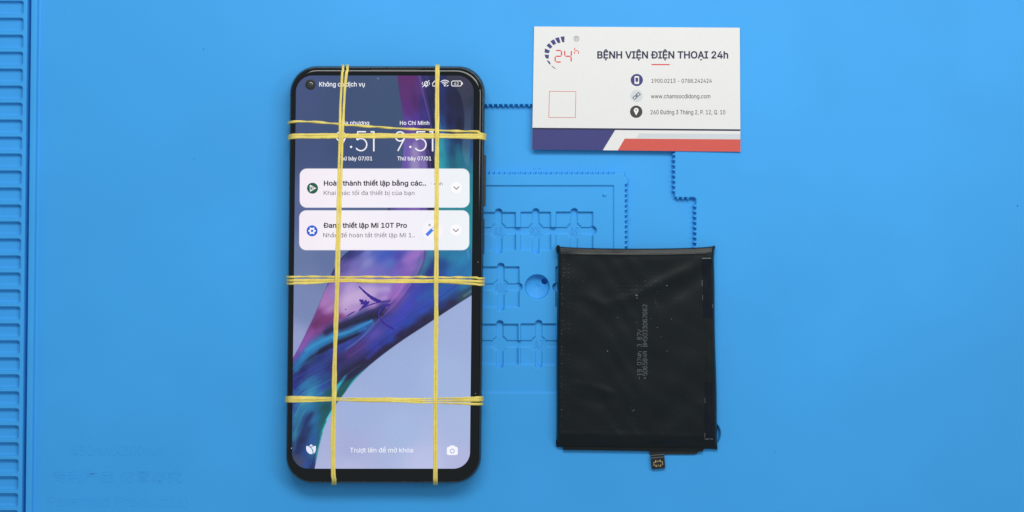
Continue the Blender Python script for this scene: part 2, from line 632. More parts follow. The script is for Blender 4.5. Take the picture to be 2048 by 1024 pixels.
g = Geo(0.02)
for (x, y, r) in ((407, 98, 1.0), (1068, 337, .8), (1079, 337, .8), (1260, 440, .9), (2035, 412, 1.4), (388, 318, .9), (1193, 336, .7), (130, 22, .7), (1550, 905, .8), (1720, 640, .7), (240, 330, .7)):
    g.disc(x, y, r, 8)
o = g.build('specks', M['grime'], mat_t)
o['kind'] = 'stuff'
g = Geo(-2.4)
g.poly([(53, 514), (58, 513), (59, 521), (57, 526), (53, 524)])
g.build('grime', M['grime'], mat_t)
g = Geo(0.03)
for (x, y, w, h) in ((182, 946, 9, 2.5), (222, 946, 1.5, 6), (279, 943, 10, 1.5), (317, 961, 5, 2), (175, 948, 14, 1.2)):
    g.poly([(x, y), (x + w, y + 0.5), (x + w - 0.8, y + h), (x + 0.6, y + h - 0.3)])
M['faint'] = surf('faint_grime', (0.04, 0.20, 0.44), 0.8, 0.2)
g.build('grime', M['faint'], mat_t)

# ------------------------------------------------------------------ phone
PZ0, PZ1 = 1.15, 10.0           # underside and glass height (mm)
ph_c = P(770, 549, 0)
phone = thing('smartphone', 'black smartphone with lit purple lock screen, tied with yellow rubber bands', 'phone', (ph_c[0], ph_c[1], 0))
OUT = ((580.2, 131.8), (971.0, 132.2), (962.6, 967), (571.2, 967))       # outline TL TR BR BL
SCR = ((592.2, 151.0), (947.7, 151.2), (939.6, 937.3), (583.6, 937.3))


def quad_ring(Q, inset, r, z, n=14, ins4=None):
    """rounded quadrilateral in pixels, inset on each side, as world points on plane z, counter-clockwise from above"""
    l, t, rr, bb = ins4 if ins4 else (inset,) * 4
    (ax, ay), (bx, by), (cx, cy), (dx, dy) = Q
    w, h = bx - ax, cy - by
    pts = []
    x0, y0, x1, y1 = l, t, w - rr, h - bb
    for ccx, ccy, a in ((x1 - r, y0 + r, -90), (x1 - r, y1 - r, 0), (x0 + r, y1 - r, 90), (x0 + r, y0 + r, 180)):
        for k in range(n + 1):
            tt = math.radians(a + 90 * k / n)
            pts.append((ccx + r * math.cos(tt), ccy + r * math.sin(tt)))
    out = []
    for (x, y) in pts:
        u, v = x / w, y / h
        px = (1 - v) * ((1 - u) * ax + u * bx) + v * ((1 - u) * dx + u * cx)
        py = (1 - v) * ((1 - u) * ay + u * by) + v * ((1 - u) * dy + u * cy)
        out.append(P(px, py, z))
    return np.array(out[::-1])


def ring_stack(name, rings, mat, parent, cap_top=False, cap_bottom=False):
    n = len(rings[0])
    V = np.concatenate(rings)
    F = []
    for r in range(len(rings) - 1):
        for i in range(n):
            j = (i + 1) % n
            F.append((r * n + i, r * n + j, (r + 1) * n + j, (r + 1) * n + i))
    nf = len(F)
    if cap_top:
        F.append(tuple(range((len(rings) - 1) * n, len(rings) * n)))
    if cap_bottom:
        F.append(tuple(range(n))[::-1])
    o = mesh_obj(name, V, F, mat, parent)
    sm = [True] * nf + [False] * (len(F) - nf)
    o.data.polygons.foreach_set('use_smooth', sm)
    return o


def Rg(l, t, r_, b, rad, z):
    return quad_ring(OUT, 0, rad, z, ins4=(l, t, r_, b))


ring_stack('frame', [Rg(9, 9, 9, 9, 46, PZ0), Rg(3, 3, 3, 3, 51, PZ0 + 1.0), Rg(.6, .6, .6, .6, 53, PZ0 + 2.4), Rg(0, 0, 0, 0, 54, PZ0 + 4), Rg(0.2, 0.2, .6, 0.2, 54, PZ0 + 6.0),
                     Rg(1.2, 1.8, 2.4, 1.5, 53, PZ0 + 7.6), Rg(1.7, 2.6, 3.6, 2.2, 52.5, PZ0 + 7.9)], M['frame'], phone, cap_bottom=True)
ring_stack('chamfer', [Rg(1.7, 2.6, 3.6, 2.2, 52.5, PZ0 + 7.9), Rg(2.4, 3.6, 4.7, 3.0, 52, PZ0 + 8.15), Rg(2.7, 4.0, 5.3, 3.4, 51.6, PZ0 + 8.1)], M['chamfer'], phone)
ring_stack('front_glass', [Rg(2.7, 4.0, 5.3, 3.4, 51.6, PZ0 + 7.9), Rg(2.9, 4.3, 5.8, 3.7, 51.4, PZ0 + 8.15), Rg(3.8, 5.6, 7.4, 4.8, 50.5, PZ0 + 8.45), Rg(5.2, 7.4, 9.6, 6.4, 49.5, PZ0 + 8.68), Rg(7.0, 9.8, 12.4, 8.6, 48, PZ0 + 8.82),
                           Rg(9, 12.6, 15.5, 11, 46, PZ1)], M['glass'], phone, cap_top=True)


# --- the picture on the display, painted in photograph pixels
def seg_dist(X, Y, pts):
    best = np.full(X.shape, 1e9)
    tt = np.zeros(X.shape)
    n = len(pts) - 1
    for i in range(n):
        (x0, y0), (x1, y1) = pts[i], pts[i + 1]
        dx, dy = x1 - x0, y1 - y0
        L = dx * dx + dy * dy + 1e-9
        t = np.clip(((X - x0) * dx + (Y - y0) * dy) / L, 0, 1)
        d = np.hypot(X - x0 - t * dx, Y - y0 - t * dy)
        m_ = d < best
        best = np.where(m_, d, best)
        tt = np.where(m_, (i + t) / n, tt)
    return best, tt


def smooth_pts(pts, n=8):
    out = []
    P_ = [pts[0]] + list(pts) + [pts[-1]]
    for i in range(1, len(P_) - 2):
        p0, p1, p2, p3 = [np.array(P_[i + k], float) for k in (-1, 0, 1, 2)]
        for k in range(n):
            t = k / n
            out.append(tuple(0.5 * ((2 * p1) + (-p0 + p2) * t + (2 * p0 - 5 * p1 + 4 * p2 - p3) * t * t + (-p0 + 3 * p1 - 3 * p2 + p3) * t ** 3)))
    out.append(tuple(pts[-1]))
    return out


def inside(X, Y, poly):
    c = np.zeros(X.shape, bool)
    n = len(poly)
    for i in range(n):
        x0, y0 = poly[i]
        x1, y1 = poly[(i + 1) % n]
        if y0 == y1:
            continue
        m_ = ((y0 > Y) != (y1 > Y)) & (X < (x1 - x0) * (Y - y0) / (y1 - y0) + x0)
        c ^= m_
    return c


def soft_inside(X, Y, poly, w):
    d, _ = seg_dist(X, Y, list(poly) + [poly[0]])
    s = np.where(inside(X, Y, poly), -d, d)
    return np.clip(0.5 - s / w, 0, 1)


def idw(X, Y, pts, p=2.6, soft=3.0, flow=0.0, stretch=1.0):
    num = np.zeros(X.shape + (3,))
    den = np.zeros(X.shape)
    ca, sa = math.cos(math.radians(flow)), math.sin(math.radians(flow))
    for (x, y, c) in pts:
        dx, dy = X - x, Y - y
        a = (dx * ca + dy * sa) / stretch
        b_ = -dx * sa + dy * ca
        w = 1.0 / (a * a + b_ * b_ + soft) ** (p / 2)
        num += w[..., None] * np.array(c, float)
        den += w
    return num / den[..., None]


NX, NY = 357, 788
u = np.linspace(0, 1, NX)
v = np.linspace(0, 1, NY)
U_, V_ = np.meshgrid(u, v)
(ax, ay), (bx, by), (cx, cy), (dx, dy) = SCR
X = (1 - V_) * ((1 - U_) * ax + U_ * bx) + V_ * ((1 - U_) * dx + U_ * cx)
Y = (1 - V_) * ((1 - U_) * ay + U_ * by) + V_ * ((1 - U_) * dy + U_ * cy)

img = idw(X, Y, [(600, 165, (66, 80, 124)), (690, 200, (60, 78, 116)), (690, 290, (58, 76, 116)), (770, 230, (60, 80, 114)), (600, 300, (64, 80, 122)), (740, 330, (60, 78, 116)), (600, 420, (84, 98, 146)),
                 (600, 520, (100, 118, 160)), (660, 515, (96, 112, 158)), (600, 590, (118, 132, 178)), (620, 620, (118, 132, 178)), (592, 680, (146, 156, 202)), (935, 650, (156, 174, 216)), (800, 760, (154, 174, 218)),
                 (880, 760, (160, 180, 221)), (720, 830, (158, 176, 218)), (930, 850, (166, 182, 221)), (700, 900, (164, 172, 214)), (850, 930, (186, 192, 230)), (700, 935, (178, 184, 222)), (935, 930, (176, 180, 220)), (800, 860, (163, 182, 221))], p=3, soft=200)


def over(al, col):
    global img
    img = img * (1 - al[..., None]) + np.asarray(col, float) * al[..., None]


def stroke(pts, w0, w1, col, alpha=1.0, soft=0.5, taper=False):
    P_ = smooth_pts(pts, 6)
    x0 = min(p[0] for p in P_) - 40; x1 = max(p[0] for p in P_) + 40
    d, t = seg_dist(X, Y, P_)
    w = (w0 + (w1 - w0) * t) / 2
    if taper:
        w = w * np.sqrt(np.clip(4 * t * (1 - t), 0.02, 1))
    al = np.clip((w + w * soft - d) / (2 * w * soft + 0.8), 0, 1)
    al = al * al * (3 - 2 * al)
    over(al * alpha, col)


# upper flowing ribbon
ribA = smooth_pts([(794, 140), (797, 175), (803, 215), (807, 260), (806, 310), (799, 350), (790, 390), (775, 420), (745, 460), (702, 498)]) + [(948, 498), (960, 140)]
up = idw(X, Y, [(800, 155, (88, 42, 104)), (820, 158, (92, 42, 104)), (812, 185, (88, 44, 110)), (830, 205, (76, 38, 100)), (818, 215, (86, 42, 118)), (832, 240, (78, 50, 140)), (815, 250, (84, 62, 150)), (822, 275, (104, 84, 160)),
                (850, 255, (46, 38, 96)), (845, 210, (56, 42, 110)), (838, 175, (84, 48, 118)), (848, 232, (60, 48, 130)), (812, 300, (110, 90, 172)), (830, 300, (150, 132, 184)), (830, 330, (150, 134, 186)), (848, 330, (124, 104, 174)), (845, 290, (112, 92, 160)),
                (806, 335, (96, 80, 160)), (812, 355, (110, 88, 170)), (860, 300, (36, 34, 80)), (862, 330, (26, 26, 58)), (868, 250, (30, 34, 76)), (864, 170, (30, 34, 70)), (852, 160, (52, 50, 110)), (866, 200, (30, 34, 72)),
                (882, 180, (36, 44, 104)), (886, 215, (34, 42, 92)), (882, 240, (36, 60, 120)), (884, 262, (40, 84, 140)), (880, 290, (44, 150, 170)), (882, 330, (44, 156, 168)), (893, 290, (34, 96, 146)), (893, 330, (30, 110, 146)), (905, 300, (28, 72, 108)), (906, 330, (26, 96, 118)),
                (900, 200, (30, 32, 66)), (915, 200, (30, 32, 60)), (900, 240, (28, 30, 72)), (918, 250, (28, 28, 54)), (905, 265, (26, 42, 86)), (916, 282, (26, 52, 96)), (918, 320, (28, 104, 128)), (936, 330, (46, 112, 142)), (942, 300, (34, 78, 130)), (942, 260, (36, 50, 84)), (942, 345, (30, 118, 140)),
                (944, 420, (30, 134, 148)), (944, 480, (34, 138, 164)), (900, 418, (34, 134, 146)), (925, 418, (34, 130, 150)), (880, 418, (34, 130, 146)), (860, 418, (22, 26, 62)), (850, 418, (96, 74, 160)), (830, 418, (122, 92, 172)), (800, 418, (104, 86, 168)), (784, 418, (80, 74, 140)), (775, 418, (24, 30, 66))], p=3.4, soft=6, flow=84, stretch=2.2)
bg_img = img.copy()
over(soft_inside(X, Y, ribA, 1.6), up)
stroke([(838, 148), (846, 185), (856, 225), (864, 262), (868, 300)], 3.5, 2.0, (104, 84, 168), .75, .6)
stroke([(846, 148), (856, 190), (866, 240), (871, 290)], 2.5, 3.0, (24, 26, 60), .8, .6)
stroke([(856, 300), (860, 320), (862, 350)], 2.5, 2.5, (108, 66, 160), .8, .6)
stroke([(880, 245), (884, 270), (888, 300), (890, 345)], 2.5, 3.0, (46, 160, 178), .45, .8)
# grey margin right of the dark lobe
mg = smooth_pts([(893, 140), (896, 166), (912, 176), (922, 194), (928, 222), (929, 245), (926, 275), (924, 300), (930, 325), (936, 334)]) + smooth_pts([(938, 326), (941, 290), (942, 240), (946, 200), (948, 140)])
mgc = idw(X, Y, [(900, 155, (58, 56, 76)), (925, 165, (60, 58, 80)), (936, 190, (58, 60, 82)), (936, 240, (58, 68, 96)), (935, 280, (56, 88, 122)), (936, 320, (60, 124, 152)), (946, 200, (40, 44, 64))], p=2, soft=40)
over(soft_inside(X, Y, mg, 1.6) * 0.9, mgc)
# rounded corner of the dark lobe
# lower body of the ribbon
low = smooth_pts([(704, 497), (690, 508), (676, 524), (664, 545), (655, 568), (643, 597), (628, 632), (612, 665), (597, 695), (580, 725)]) + [(575, 945)] + \
    smooth_pts([(628, 945), (632, 925), (638, 895), (645, 868), (654, 842), (664, 824), (674, 806), (690, 785), (710, 760), (740, 730), (775, 702), (810, 677), (850, 651), (900, 618), (950, 586)]) + [(960, 497)]
lc = idw(X, Y, [(700, 508, (46, 50, 112)), (715, 502, (60, 66, 140)), (735, 506, (110, 116, 190)), (752, 503, (76, 96, 180)), (765, 512, (66, 88, 184)), (782, 505, (60, 84, 180)), (780, 525, (84, 108, 190)), (800, 535, (104, 82, 172)), (795, 512, (74, 70, 168)), (820, 515, (140, 104, 190)), (836, 510, (154, 110, 194)),
                (825, 535, (140, 100, 186)), (815, 550, (128, 90, 180)), (735, 525, (128, 130, 196)), (710, 530, (112, 104, 180)), (690, 535, (96, 84, 160)), (760, 540, (108, 104, 186)), (740, 548, (120, 110, 190)), (672, 545, (56, 56, 116)), (680, 555, (120, 100, 172)), (700, 552, (132, 116, 184)),
                (790, 545, (96, 92, 184)), (846, 510, (70, 80, 150)), (858, 506, (52, 130, 160)), (852, 528, (52, 116, 150)), (842, 545, (50, 104, 140)), (868, 528, (34, 54, 124)), (860, 545, (34, 44, 118)), (890, 505, (34, 118, 160)), (885, 530, (30, 70, 138)), (905, 515, (36, 124, 166)), (925, 520, (38, 128, 174)), (940, 545, (36, 118, 168)), (905, 545, (36, 112, 172)), (880, 558, (34, 66, 150)),
                (930, 570, (38, 112, 168)), (905, 575, (38, 92, 166)), (940, 578, (42, 84, 104)), (925, 592, (44, 72, 84)), (910, 592, (36, 66, 128)), (885, 590, (40, 92, 170)), (850, 570, (46, 66, 160)), (835, 590, (56, 66, 172)), (825, 575, (66, 64, 164)), (815, 612, (62, 66, 178)), (865, 600, (46, 80, 170)), (845, 620, (46, 72, 168)), (880, 612, (34, 52, 120)), (800, 635, (58, 64, 176)), (820, 645, (38, 66, 160)), (785, 655, (54, 66, 172)),
                (770, 640, (58, 62, 160)), (780, 680, (36, 62, 150)), (750, 690, (50, 60, 160)), (905, 605, (38, 34, 66)), (880, 625, (36, 32, 62)), (850, 640, (36, 30, 62)), (825, 657, (34, 28, 60)), (800, 672, (36, 28, 66)), (770, 693, (38, 30, 76)), (745, 715, (36, 28, 72)), (725, 730, (32, 26, 62)), (700, 745, (34, 26, 62)),
                (668, 575, (138, 106, 176)), (700, 575, (176, 150, 206)), (735, 578, (166, 142, 206)), (775, 572, (140, 118, 198)), (800, 572, (148, 104, 190)), (715, 600, (194, 166, 212)), (700, 600, (186, 156, 208)), (655, 592, (160, 110, 176)), (650, 605, (168, 118, 184)), (660, 618, (174, 126, 188)), (690, 620, (176, 142, 200)), (710, 622, (176, 140, 200)), (740, 596, (180, 150, 208)), (770, 592, (160, 124, 200)), (790, 590, (156, 100, 184)),
                (745, 612, (170, 130, 196)), (640, 625, (120, 58, 124)), (645, 637, (108, 46, 104)), (665, 635, (128, 62, 128)), (655, 645, (104, 48, 112)), (632, 648, (96, 44, 96)), (625, 660, (126, 66, 136)), (640, 660, (122, 62, 138)), (615, 675, (130, 76, 160)), (605, 695, (130, 80, 168)), (592, 713, (110, 70, 160)), (680, 636, (136, 92, 160)),
                (655, 662, (44, 40, 84)), (670, 652, (48, 40, 90)), (690, 643, (60, 56, 120)), (715, 632, (60, 64, 128)), (740, 624, (46, 46, 110)), (765, 614, (52, 48, 126)), (785, 610, (96, 70, 150)), (740, 635, (28, 28, 62)), (715, 645, (34, 34, 72)), (690, 655, (32, 34, 74)), (760, 630, (28, 30, 70)),
                (610, 705, (44, 110, 166)), (625, 693, (40, 134, 190)), (645, 680, (38, 132, 188)), (665, 672, (42, 128, 186)), (690, 664, (50, 122, 180)), (715, 652, (44, 118, 186)), (735, 645, (44, 110, 178)), (730, 655, (42, 76, 160)), (600, 722, (38, 96, 158)), (590, 735, (34, 84, 140)),
                (650, 698, (30, 44, 84)), (680, 680, (28, 32, 66)), (700, 672, (30, 32, 66)), (715, 666, (32, 38, 90)), (700, 684, (50, 66, 156)), (685, 692, (44, 56, 144)), (625, 715, (28, 60, 96)), (605, 740, (28, 34, 84)), (640, 715, (34, 44, 116)), (660, 705, (46, 62, 140)), (735, 670, (76, 66, 160)), (718, 690, (80, 50, 130)), (700, 705, (72, 44, 112)), (750, 668, (84, 72, 170)), (680, 720, (46, 36, 92)), (660, 735, (36, 40, 110)),
                (600, 755, (36, 40, 116)), (590, 768, (34, 40, 122)), (625, 740, (46, 58, 140)), (640, 745, (40, 64, 144)), (615, 765, (40, 110, 164)), (630, 758, (44, 96, 156)), (645, 755, (32, 70, 130)), (600, 785, (36, 70, 150)), (608, 772, (42, 120, 168)), (625, 780, (44, 124, 170)), (620, 788, (60, 148, 184)), (650, 772, (40, 66, 150)), (640, 785, (44, 100, 168)), (668, 760, (34, 50, 96)), (685, 752, (30, 34, 70)), (700, 748, (30, 30, 66)),
                (660, 785, (24, 80, 84)), (672, 780, (28, 90, 84)), (690, 780, (28, 92, 92)), (700, 765, (26, 84, 92)), (680, 795, (24, 78, 80)), (588, 810, (42, 60, 140)), (596, 800, (44, 96, 150)), (610, 805, (56, 140, 174)), (602, 825, (40, 110, 160)), (620, 815, (40, 116, 164)), (640, 805, (30, 96, 116)), (650, 815, (22, 78, 82)), (655, 830, (24, 84, 90)), (645, 845, (24, 90, 96)),
                (588, 840, (38, 104, 150)), (590, 870, (40, 106, 152)), (600, 855, (34, 84, 132)), (612, 845, (32, 60, 120)), (618, 835, (30, 56, 112)), (605, 880, (30, 38, 84)), (615, 860, (30, 46, 96)), (630, 860, (32, 96, 158)), (628, 840, (38, 110, 164)), (640, 860, (26, 94, 110)), (625, 880, (34, 86, 156)), (620, 900, (34, 70, 148)), (610, 905, (34, 66, 140)), (600, 900, (28, 46, 100)), (588, 895, (34, 60, 110)), (592, 915, (58, 66, 94)), (600, 925, (64, 72, 102)), (612, 930, (44, 76, 146)), (622, 925, (32, 60, 130)), (630, 900, (40, 130, 140)), (624, 935, (32, 46, 90))], p=3.2, soft=9, flow=-38, stretch=1.5)


def along(a, ang, n):
    out = np.zeros_like(a)
    wsum = 0.0
    for k in range(-n, n + 1):
        sx, sy = int(round(k * math.cos(math.radians(ang)))), int(round(k * math.sin(math.radians(ang))))
        w = 1 - abs(k) / (n + 1)
        b_ = np.pad(a, ((n, n), (n, n), (0, 0)), mode='edge')[n + sy:n + sy + a.shape[0], n + sx:n + sx + a.shape[1]]
        out += w * b_
        wsum += w
    return out / wsum


lc = along(along(lc, 50, 2), 140, 2)
f_lo = np.clip((Y - 760) / 70, 0, 1)[..., None]
lc = along(lc, -40, 9) * (1 - f_lo) + along(lc, -64, 9) * f_lo
over(soft_inside(X, Y, low, 1.6), lc)
# crisp streaks
S = stroke
S([(704, 498), (690, 509), (676, 526), (664, 546), (655, 568)], 4, 4, (36, 40, 96), 0.80, .6)
S([(655, 568), (643, 597), (628, 632), (612, 665)], 3, 1.5, (70, 40, 96), 0.75, .7)
S([(712, 500), (696, 514), (684, 532)], 2.4, 1, (40, 46, 110), 0.70, .6)
S([(728, 502), (706, 512), (692, 526)], 2.0, 1, (60, 44, 110), 0.70, .6)
S([(846, 500), (843, 522), (832, 548), (815, 576), (792, 605), (768, 630), (742, 655), (715, 682), (690, 705)], 6, 1, (150, 96, 176), 0.55, .8)
S([(850, 500), (847, 525), (836, 550), (818, 580), (797, 608), (772, 636), (745, 662)], 2.5, 2, (84, 44, 130), 0.80, .6)
S([(812, 556), (800, 580), (784, 600), (768, 622), (757, 640)], 3.5, 2, (170, 124, 206), 0.55, .8)
S([(930, 560), (900, 580), (868, 603), (835, 622), (800, 645), (775, 662)], 2.6, 1.4, (28, 46, 116), 0.75, .7)
S([(948, 572), (925, 585), (900, 600), (870, 618), (835, 642)], 3.2, 2, (34, 54, 110), 0.60, .9)
S([(946, 590), (900, 619), (850, 651), (810, 676), (775, 701), (745, 726)], 5, 7, (26, 22, 48), 0.75, .8)
S([(800, 684), (775, 703), (748, 727), (730, 745)], 2.2, 5, (38, 116, 200), 0.90, .5)
S([(741, 729), (726, 742), (708, 760), (694, 780)], 5.5, 3.5, (56, 180, 208), 0.90, .5)
S([(795, 689), (775, 704), (742, 731), (712, 760), (694, 782), (682, 798)], 1.6, 1.8, (14, 28, 84), 0.90, .5)
S([(726, 728), (708, 738), (692, 752), (676, 772), (668, 790)], 2, 9, (48, 182, 206), 0.92, .35)
S([(733, 728), (715, 747), (700, 764), (686, 784), (676, 802)], 3, 9, (24, 84, 88), 0.90, .4)
S([(666, 818), (655, 838), (648, 856), (643, 872)], 4, 8, (72, 204, 218), 0.95, .35)
S([(645, 866), (640, 884), (634, 906), (631, 925)], 6, 2, (44, 150, 160), 0.90, .45)
S([(642, 868), (636, 884), (628, 905), (622, 930)], 2.5, 1.5, (36, 96, 120), 0.80, .5)
S([(652, 842), (640, 870), (632, 895)], 3, 2, (24, 86, 92), 0.80, .6)
S([(638, 884), (628, 915), (621, 938)], 1.4, 1.4, (14, 26, 70), 0.90, .5)
S([(650, 664), (668, 654), (690, 646), (714, 634), (742, 622), (768, 612)], 5, 5, (44, 40, 92), 0.70, .8)
S([(668, 662), (690, 652), (715, 643), (745, 634), (762, 628)], 5, 10, (26, 26, 52), 0.75, .7)
S([(604, 716), (618, 700), (640, 684), (668, 672), (695, 664), (725, 650), (742, 642)], 8, 4, (44, 130, 190), 0.70, .8)
S([(742, 640), (742, 650), (730, 668), (712, 684), (690, 700)], 3.5, 2.5, (44, 100, 176), 0.75, .7)
S([(745, 650), (735, 668), (716, 688), (694, 706)], 1.4, 1.2, (20, 22, 60), 0.90, .5)
S([(748, 655), (738, 672), (720, 692), (700, 708)], 1.2, 1.2, (20, 22, 60), 0.70, .5)
S([(640, 700), (662, 688), (690, 676), (713, 664)], 5, 8, (24, 28, 56), 0.80, .7)
S([(586, 742), (605, 726), (630, 710), (662, 696), (690, 682)], 2.5, 4, (24, 30, 72), 0.80, .7)
S([(588, 758), (610, 745), (640, 728), (672, 712)], 3.5, 1.5, (54, 70, 160), 0.60, .7)
S([(587, 771), (605, 760), (634, 742), (664, 728)], 1.2, 1.2, (70, 140, 184), 0.38, .5)
S([(600, 764), (622, 750), (645, 738)], 1.2, 1.2, (80, 150, 190), 0.30, .5)
S([(596, 770), (602, 778), (605, 788)], 1.6, 1.4, (84, 160, 196), 0.35, .5)
S([(614, 766), (622, 756), (628, 750)], 1.4, 1.2, (90, 164, 196), 0.35, .5)
S([(617, 762), (624, 762), (632, 756)], 1.4, 1.2, (70, 140, 190), 0.30, .5)
S([(588, 778), (600, 766), (612, 760)], 3.5, 2, (36, 40, 120), 0.70, .6)
S([(592, 800), (604, 788), (622, 778), (645, 768), (668, 755)], 3, 1.4, (66, 156, 190), 0.55, .8)
S([(640, 790), (655, 776), (668, 762)], 1.2, 1.2, (90, 150, 200), 0.30, .6)
S([(606, 760), (630, 746), (662, 730), (690, 716)], 2.4, 2.4, (34, 34, 90), 0.60, .8)
S([(640, 750), (664, 734), (694, 720), (725, 700)], 2, 3, (60, 40, 104), 0.50, .9)
S([(700, 712), (730, 692), (760, 668), (790, 640)], 5, 3, (92, 60, 140), 0.45, .9)
S([(716, 718), (745, 698), (775, 672)], 3, 3, (40, 40, 120), 0.55, .9)
S([(590, 832), (600, 812), (612, 802), (622, 796)], 2.4, 1.4, (92, 176, 200), 0.60, .7)
S([(598, 848), (606, 826), (620, 808)], 1.4, 1.2, (100, 180, 204), 0.30, .6)
S([(588, 870), (600, 838), (614, 818)], 3, 2, (60, 148, 176), 0.50, .9)
S([(594, 905), (602, 872), (614, 842), (624, 826)], 9, 5, (28, 36, 84), 0.60, .9)
S([(590, 850), (592, 875), (588, 900)], 4, 3, (50, 120, 150), 0.40, .9)
S([(636, 812), (630, 832), (634, 850)], 7, 4, (30, 100, 150), 0.50, .9)
S([(935, 500), (937, 512), (938, 522)], 5, 1, (96, 164, 190), 0.50, .6)
S([(928, 592), (940, 584), (948, 578)], 4, 3, (120, 134, 160), 0.55, .8)
S([(946, 596), (900, 626), (850, 655), (805, 682), (765, 706), (728, 730), (700, 748)], 10, 20, (37, 31, 64), 0.85, .5)
S([(948, 588), (900, 620), (850, 652), (806, 680), (772, 704)], 2.6, 2.6, (20, 18, 36), 0.90, .5)
S([(735, 716), (760, 694), (790, 668), (812, 648)], 8, 4, (48, 60, 168), 0.60, .8)
S([(765, 676), (800, 648), (850, 612), (905, 572)], 9, 14, (52, 68, 178), 0.35, .9)
S([(592, 738), (608, 716), (632, 696), (664, 680), (700, 668), (730, 656)], 13, 7, (36, 122, 182), 0.60, .6)
S([(588, 728), (604, 706), (628, 688), (660, 672)], 3, 2, (70, 96, 168), 0.50, .8)
S([(652, 666), (672, 655), (694, 646), (718, 636), (748, 626), (768, 618)], 9, 9, (30, 28, 60), 0.60, .7)
S([(700, 660), (722, 650), (744, 642)], 4, 3, (60, 130, 190), 0.60, .8)
S([(660, 700), (682, 690), (704, 682), (718, 672)], 6, 3, (56, 66, 158), 0.60, .8)
S([(587, 752), (612, 734), (644, 716), (676, 700)], 5, 3, (40, 44, 118), 0.60, .7)
S([(602, 700), (612, 680), (624, 664)], 7, 7, (140, 80, 168), 0.40, .9)
S([(690, 600), (714, 592), (742, 588)], 22, 16, (196, 168, 214), 0.45, 1.0)
S([(650, 580), (644, 604), (650, 622)], 10, 12, (170, 116, 184), 0.40, 1.0)
S([(632, 652), (655, 640), (690, 632)], 12, 8, (104, 44, 100), 0.55, .9)
S([(668, 590), (676, 574), (700, 566), (740, 564), (790, 560)], 18, 10, (160, 138, 204), .35, 1.0)
S([(688, 612), (700, 592), (730, 582), (775, 578)], 26, 12, (202, 176, 218), .5, 1.0)
S([(690, 628), (712, 616), (745, 602), (772, 596)], 12, 8, (188, 150, 206), .5, 1.0)
S([(812, 522), (834, 506), (838, 498)], 14, 16, (160, 114, 196), .5, 1.0)
S([(790, 548), (812, 534), (826, 518)], 14, 12, (142, 104, 192), .35, 1.0)
S([(646, 640), (664, 634), (684, 630)], 12, 8, (124, 54, 118), .45, 1.0)
S([(612, 700), (640, 684), (672, 671), (704, 662), (736, 646), (744, 640)], 7, 3, (52, 142, 198), .75, .6)
S([(744, 640), (746, 650), (736, 664), (716, 681), (692, 697)], 2.4, 1.6, (70, 134, 190), .7, .6)
S([(636, 706), (664, 692), (692, 680), (716, 668)], 6, 4, (20, 22, 46), .8, .6)
S([(588, 796), (600, 782), (620, 771), (642, 762)], 6, 3, (40, 118, 158), .55, .8)
S([(592, 812), (606, 800), (624, 793), (644, 786)], 8, 5, (44, 136, 166), .5, .9)
S([(590, 846), (600, 824), (616, 808)], 8, 7, (40, 122, 154), .5, .9)
S([(588, 880), (594, 858), (604, 838)], 5, 4, (46, 124, 156), .45, .9)
S([(664, 770), (690, 756), (716, 744)], 8, 4, (28, 34, 74), .5, .9)
S([(838, 598), (878, 572), (925, 540), (948, 522)], 12, 22, (34, 104, 168), .35, 1.0)
S([(885, 268), (886, 300), (888, 345)], 10, 14, (38, 150, 164), .5, .9)
S([(916, 292), (920, 320), (926, 345)], 10, 16, (28, 116, 140), .5, 1.0)
S([(943, 350), (944, 420), (944, 500)], 6, 8, (34, 138, 156), .5, .9)
keep = np.maximum(soft_inside(X, Y, low, 1.8), soft_inside(X, Y, ribA, 1.8))[..., None]
img = img * keep + bg_img * (1 - keep)
# notification cards (slightly translucent)
g_ = Geo(0)
for (x0, y0, x1, y1) in ((599.6, 337.3, 939.0, 415.2), (598.6, 420.8, 938.4, 500.2)):
    poly = g_.rrect(x0, y0, x1, y1, 14, 8)
    al = soft_inside(X, Y, poly, 1.4)
    cc = idw(X, Y, [(x0, y0 + 40, (247, 236, 245)), (680, y0 + 40, (248, 241, 249)), (780, y0 + 40, (247, 241, 250)), (850, y0 + 30, (243, 240, 248)), (900, y0 + 40, (240, 244, 248)), (x1, y0 + 40, (240, 246, 250))], p=2, soft=900)
    sm = img.copy()
    over(al, cc * 0.985 + 0.015 * sm)
    d, _ = seg_dist(X, Y, poly + [poly[0]])
    over(al * np.clip(1 - d / 1.8, 0, 1) * 0.8, (255, 252, 255))
img += rng.normal(0, 1.6, img.shape[:2])[..., None]
img = np.clip(img, 0, 255)
Zs = PZ1 + 0.03
VV = P(X, Y, Zs)
# rounded display corners
W_, H_ = 356.0, 787.0
sd = sd_box(U_ * W_, V_ * H_, 0, 0, W_, H_, 33)
cm = (sd[:-1, :-1] + sd[1:, 1:] + sd[1:, :-1] + sd[:-1, 1:]) / 4 < 0
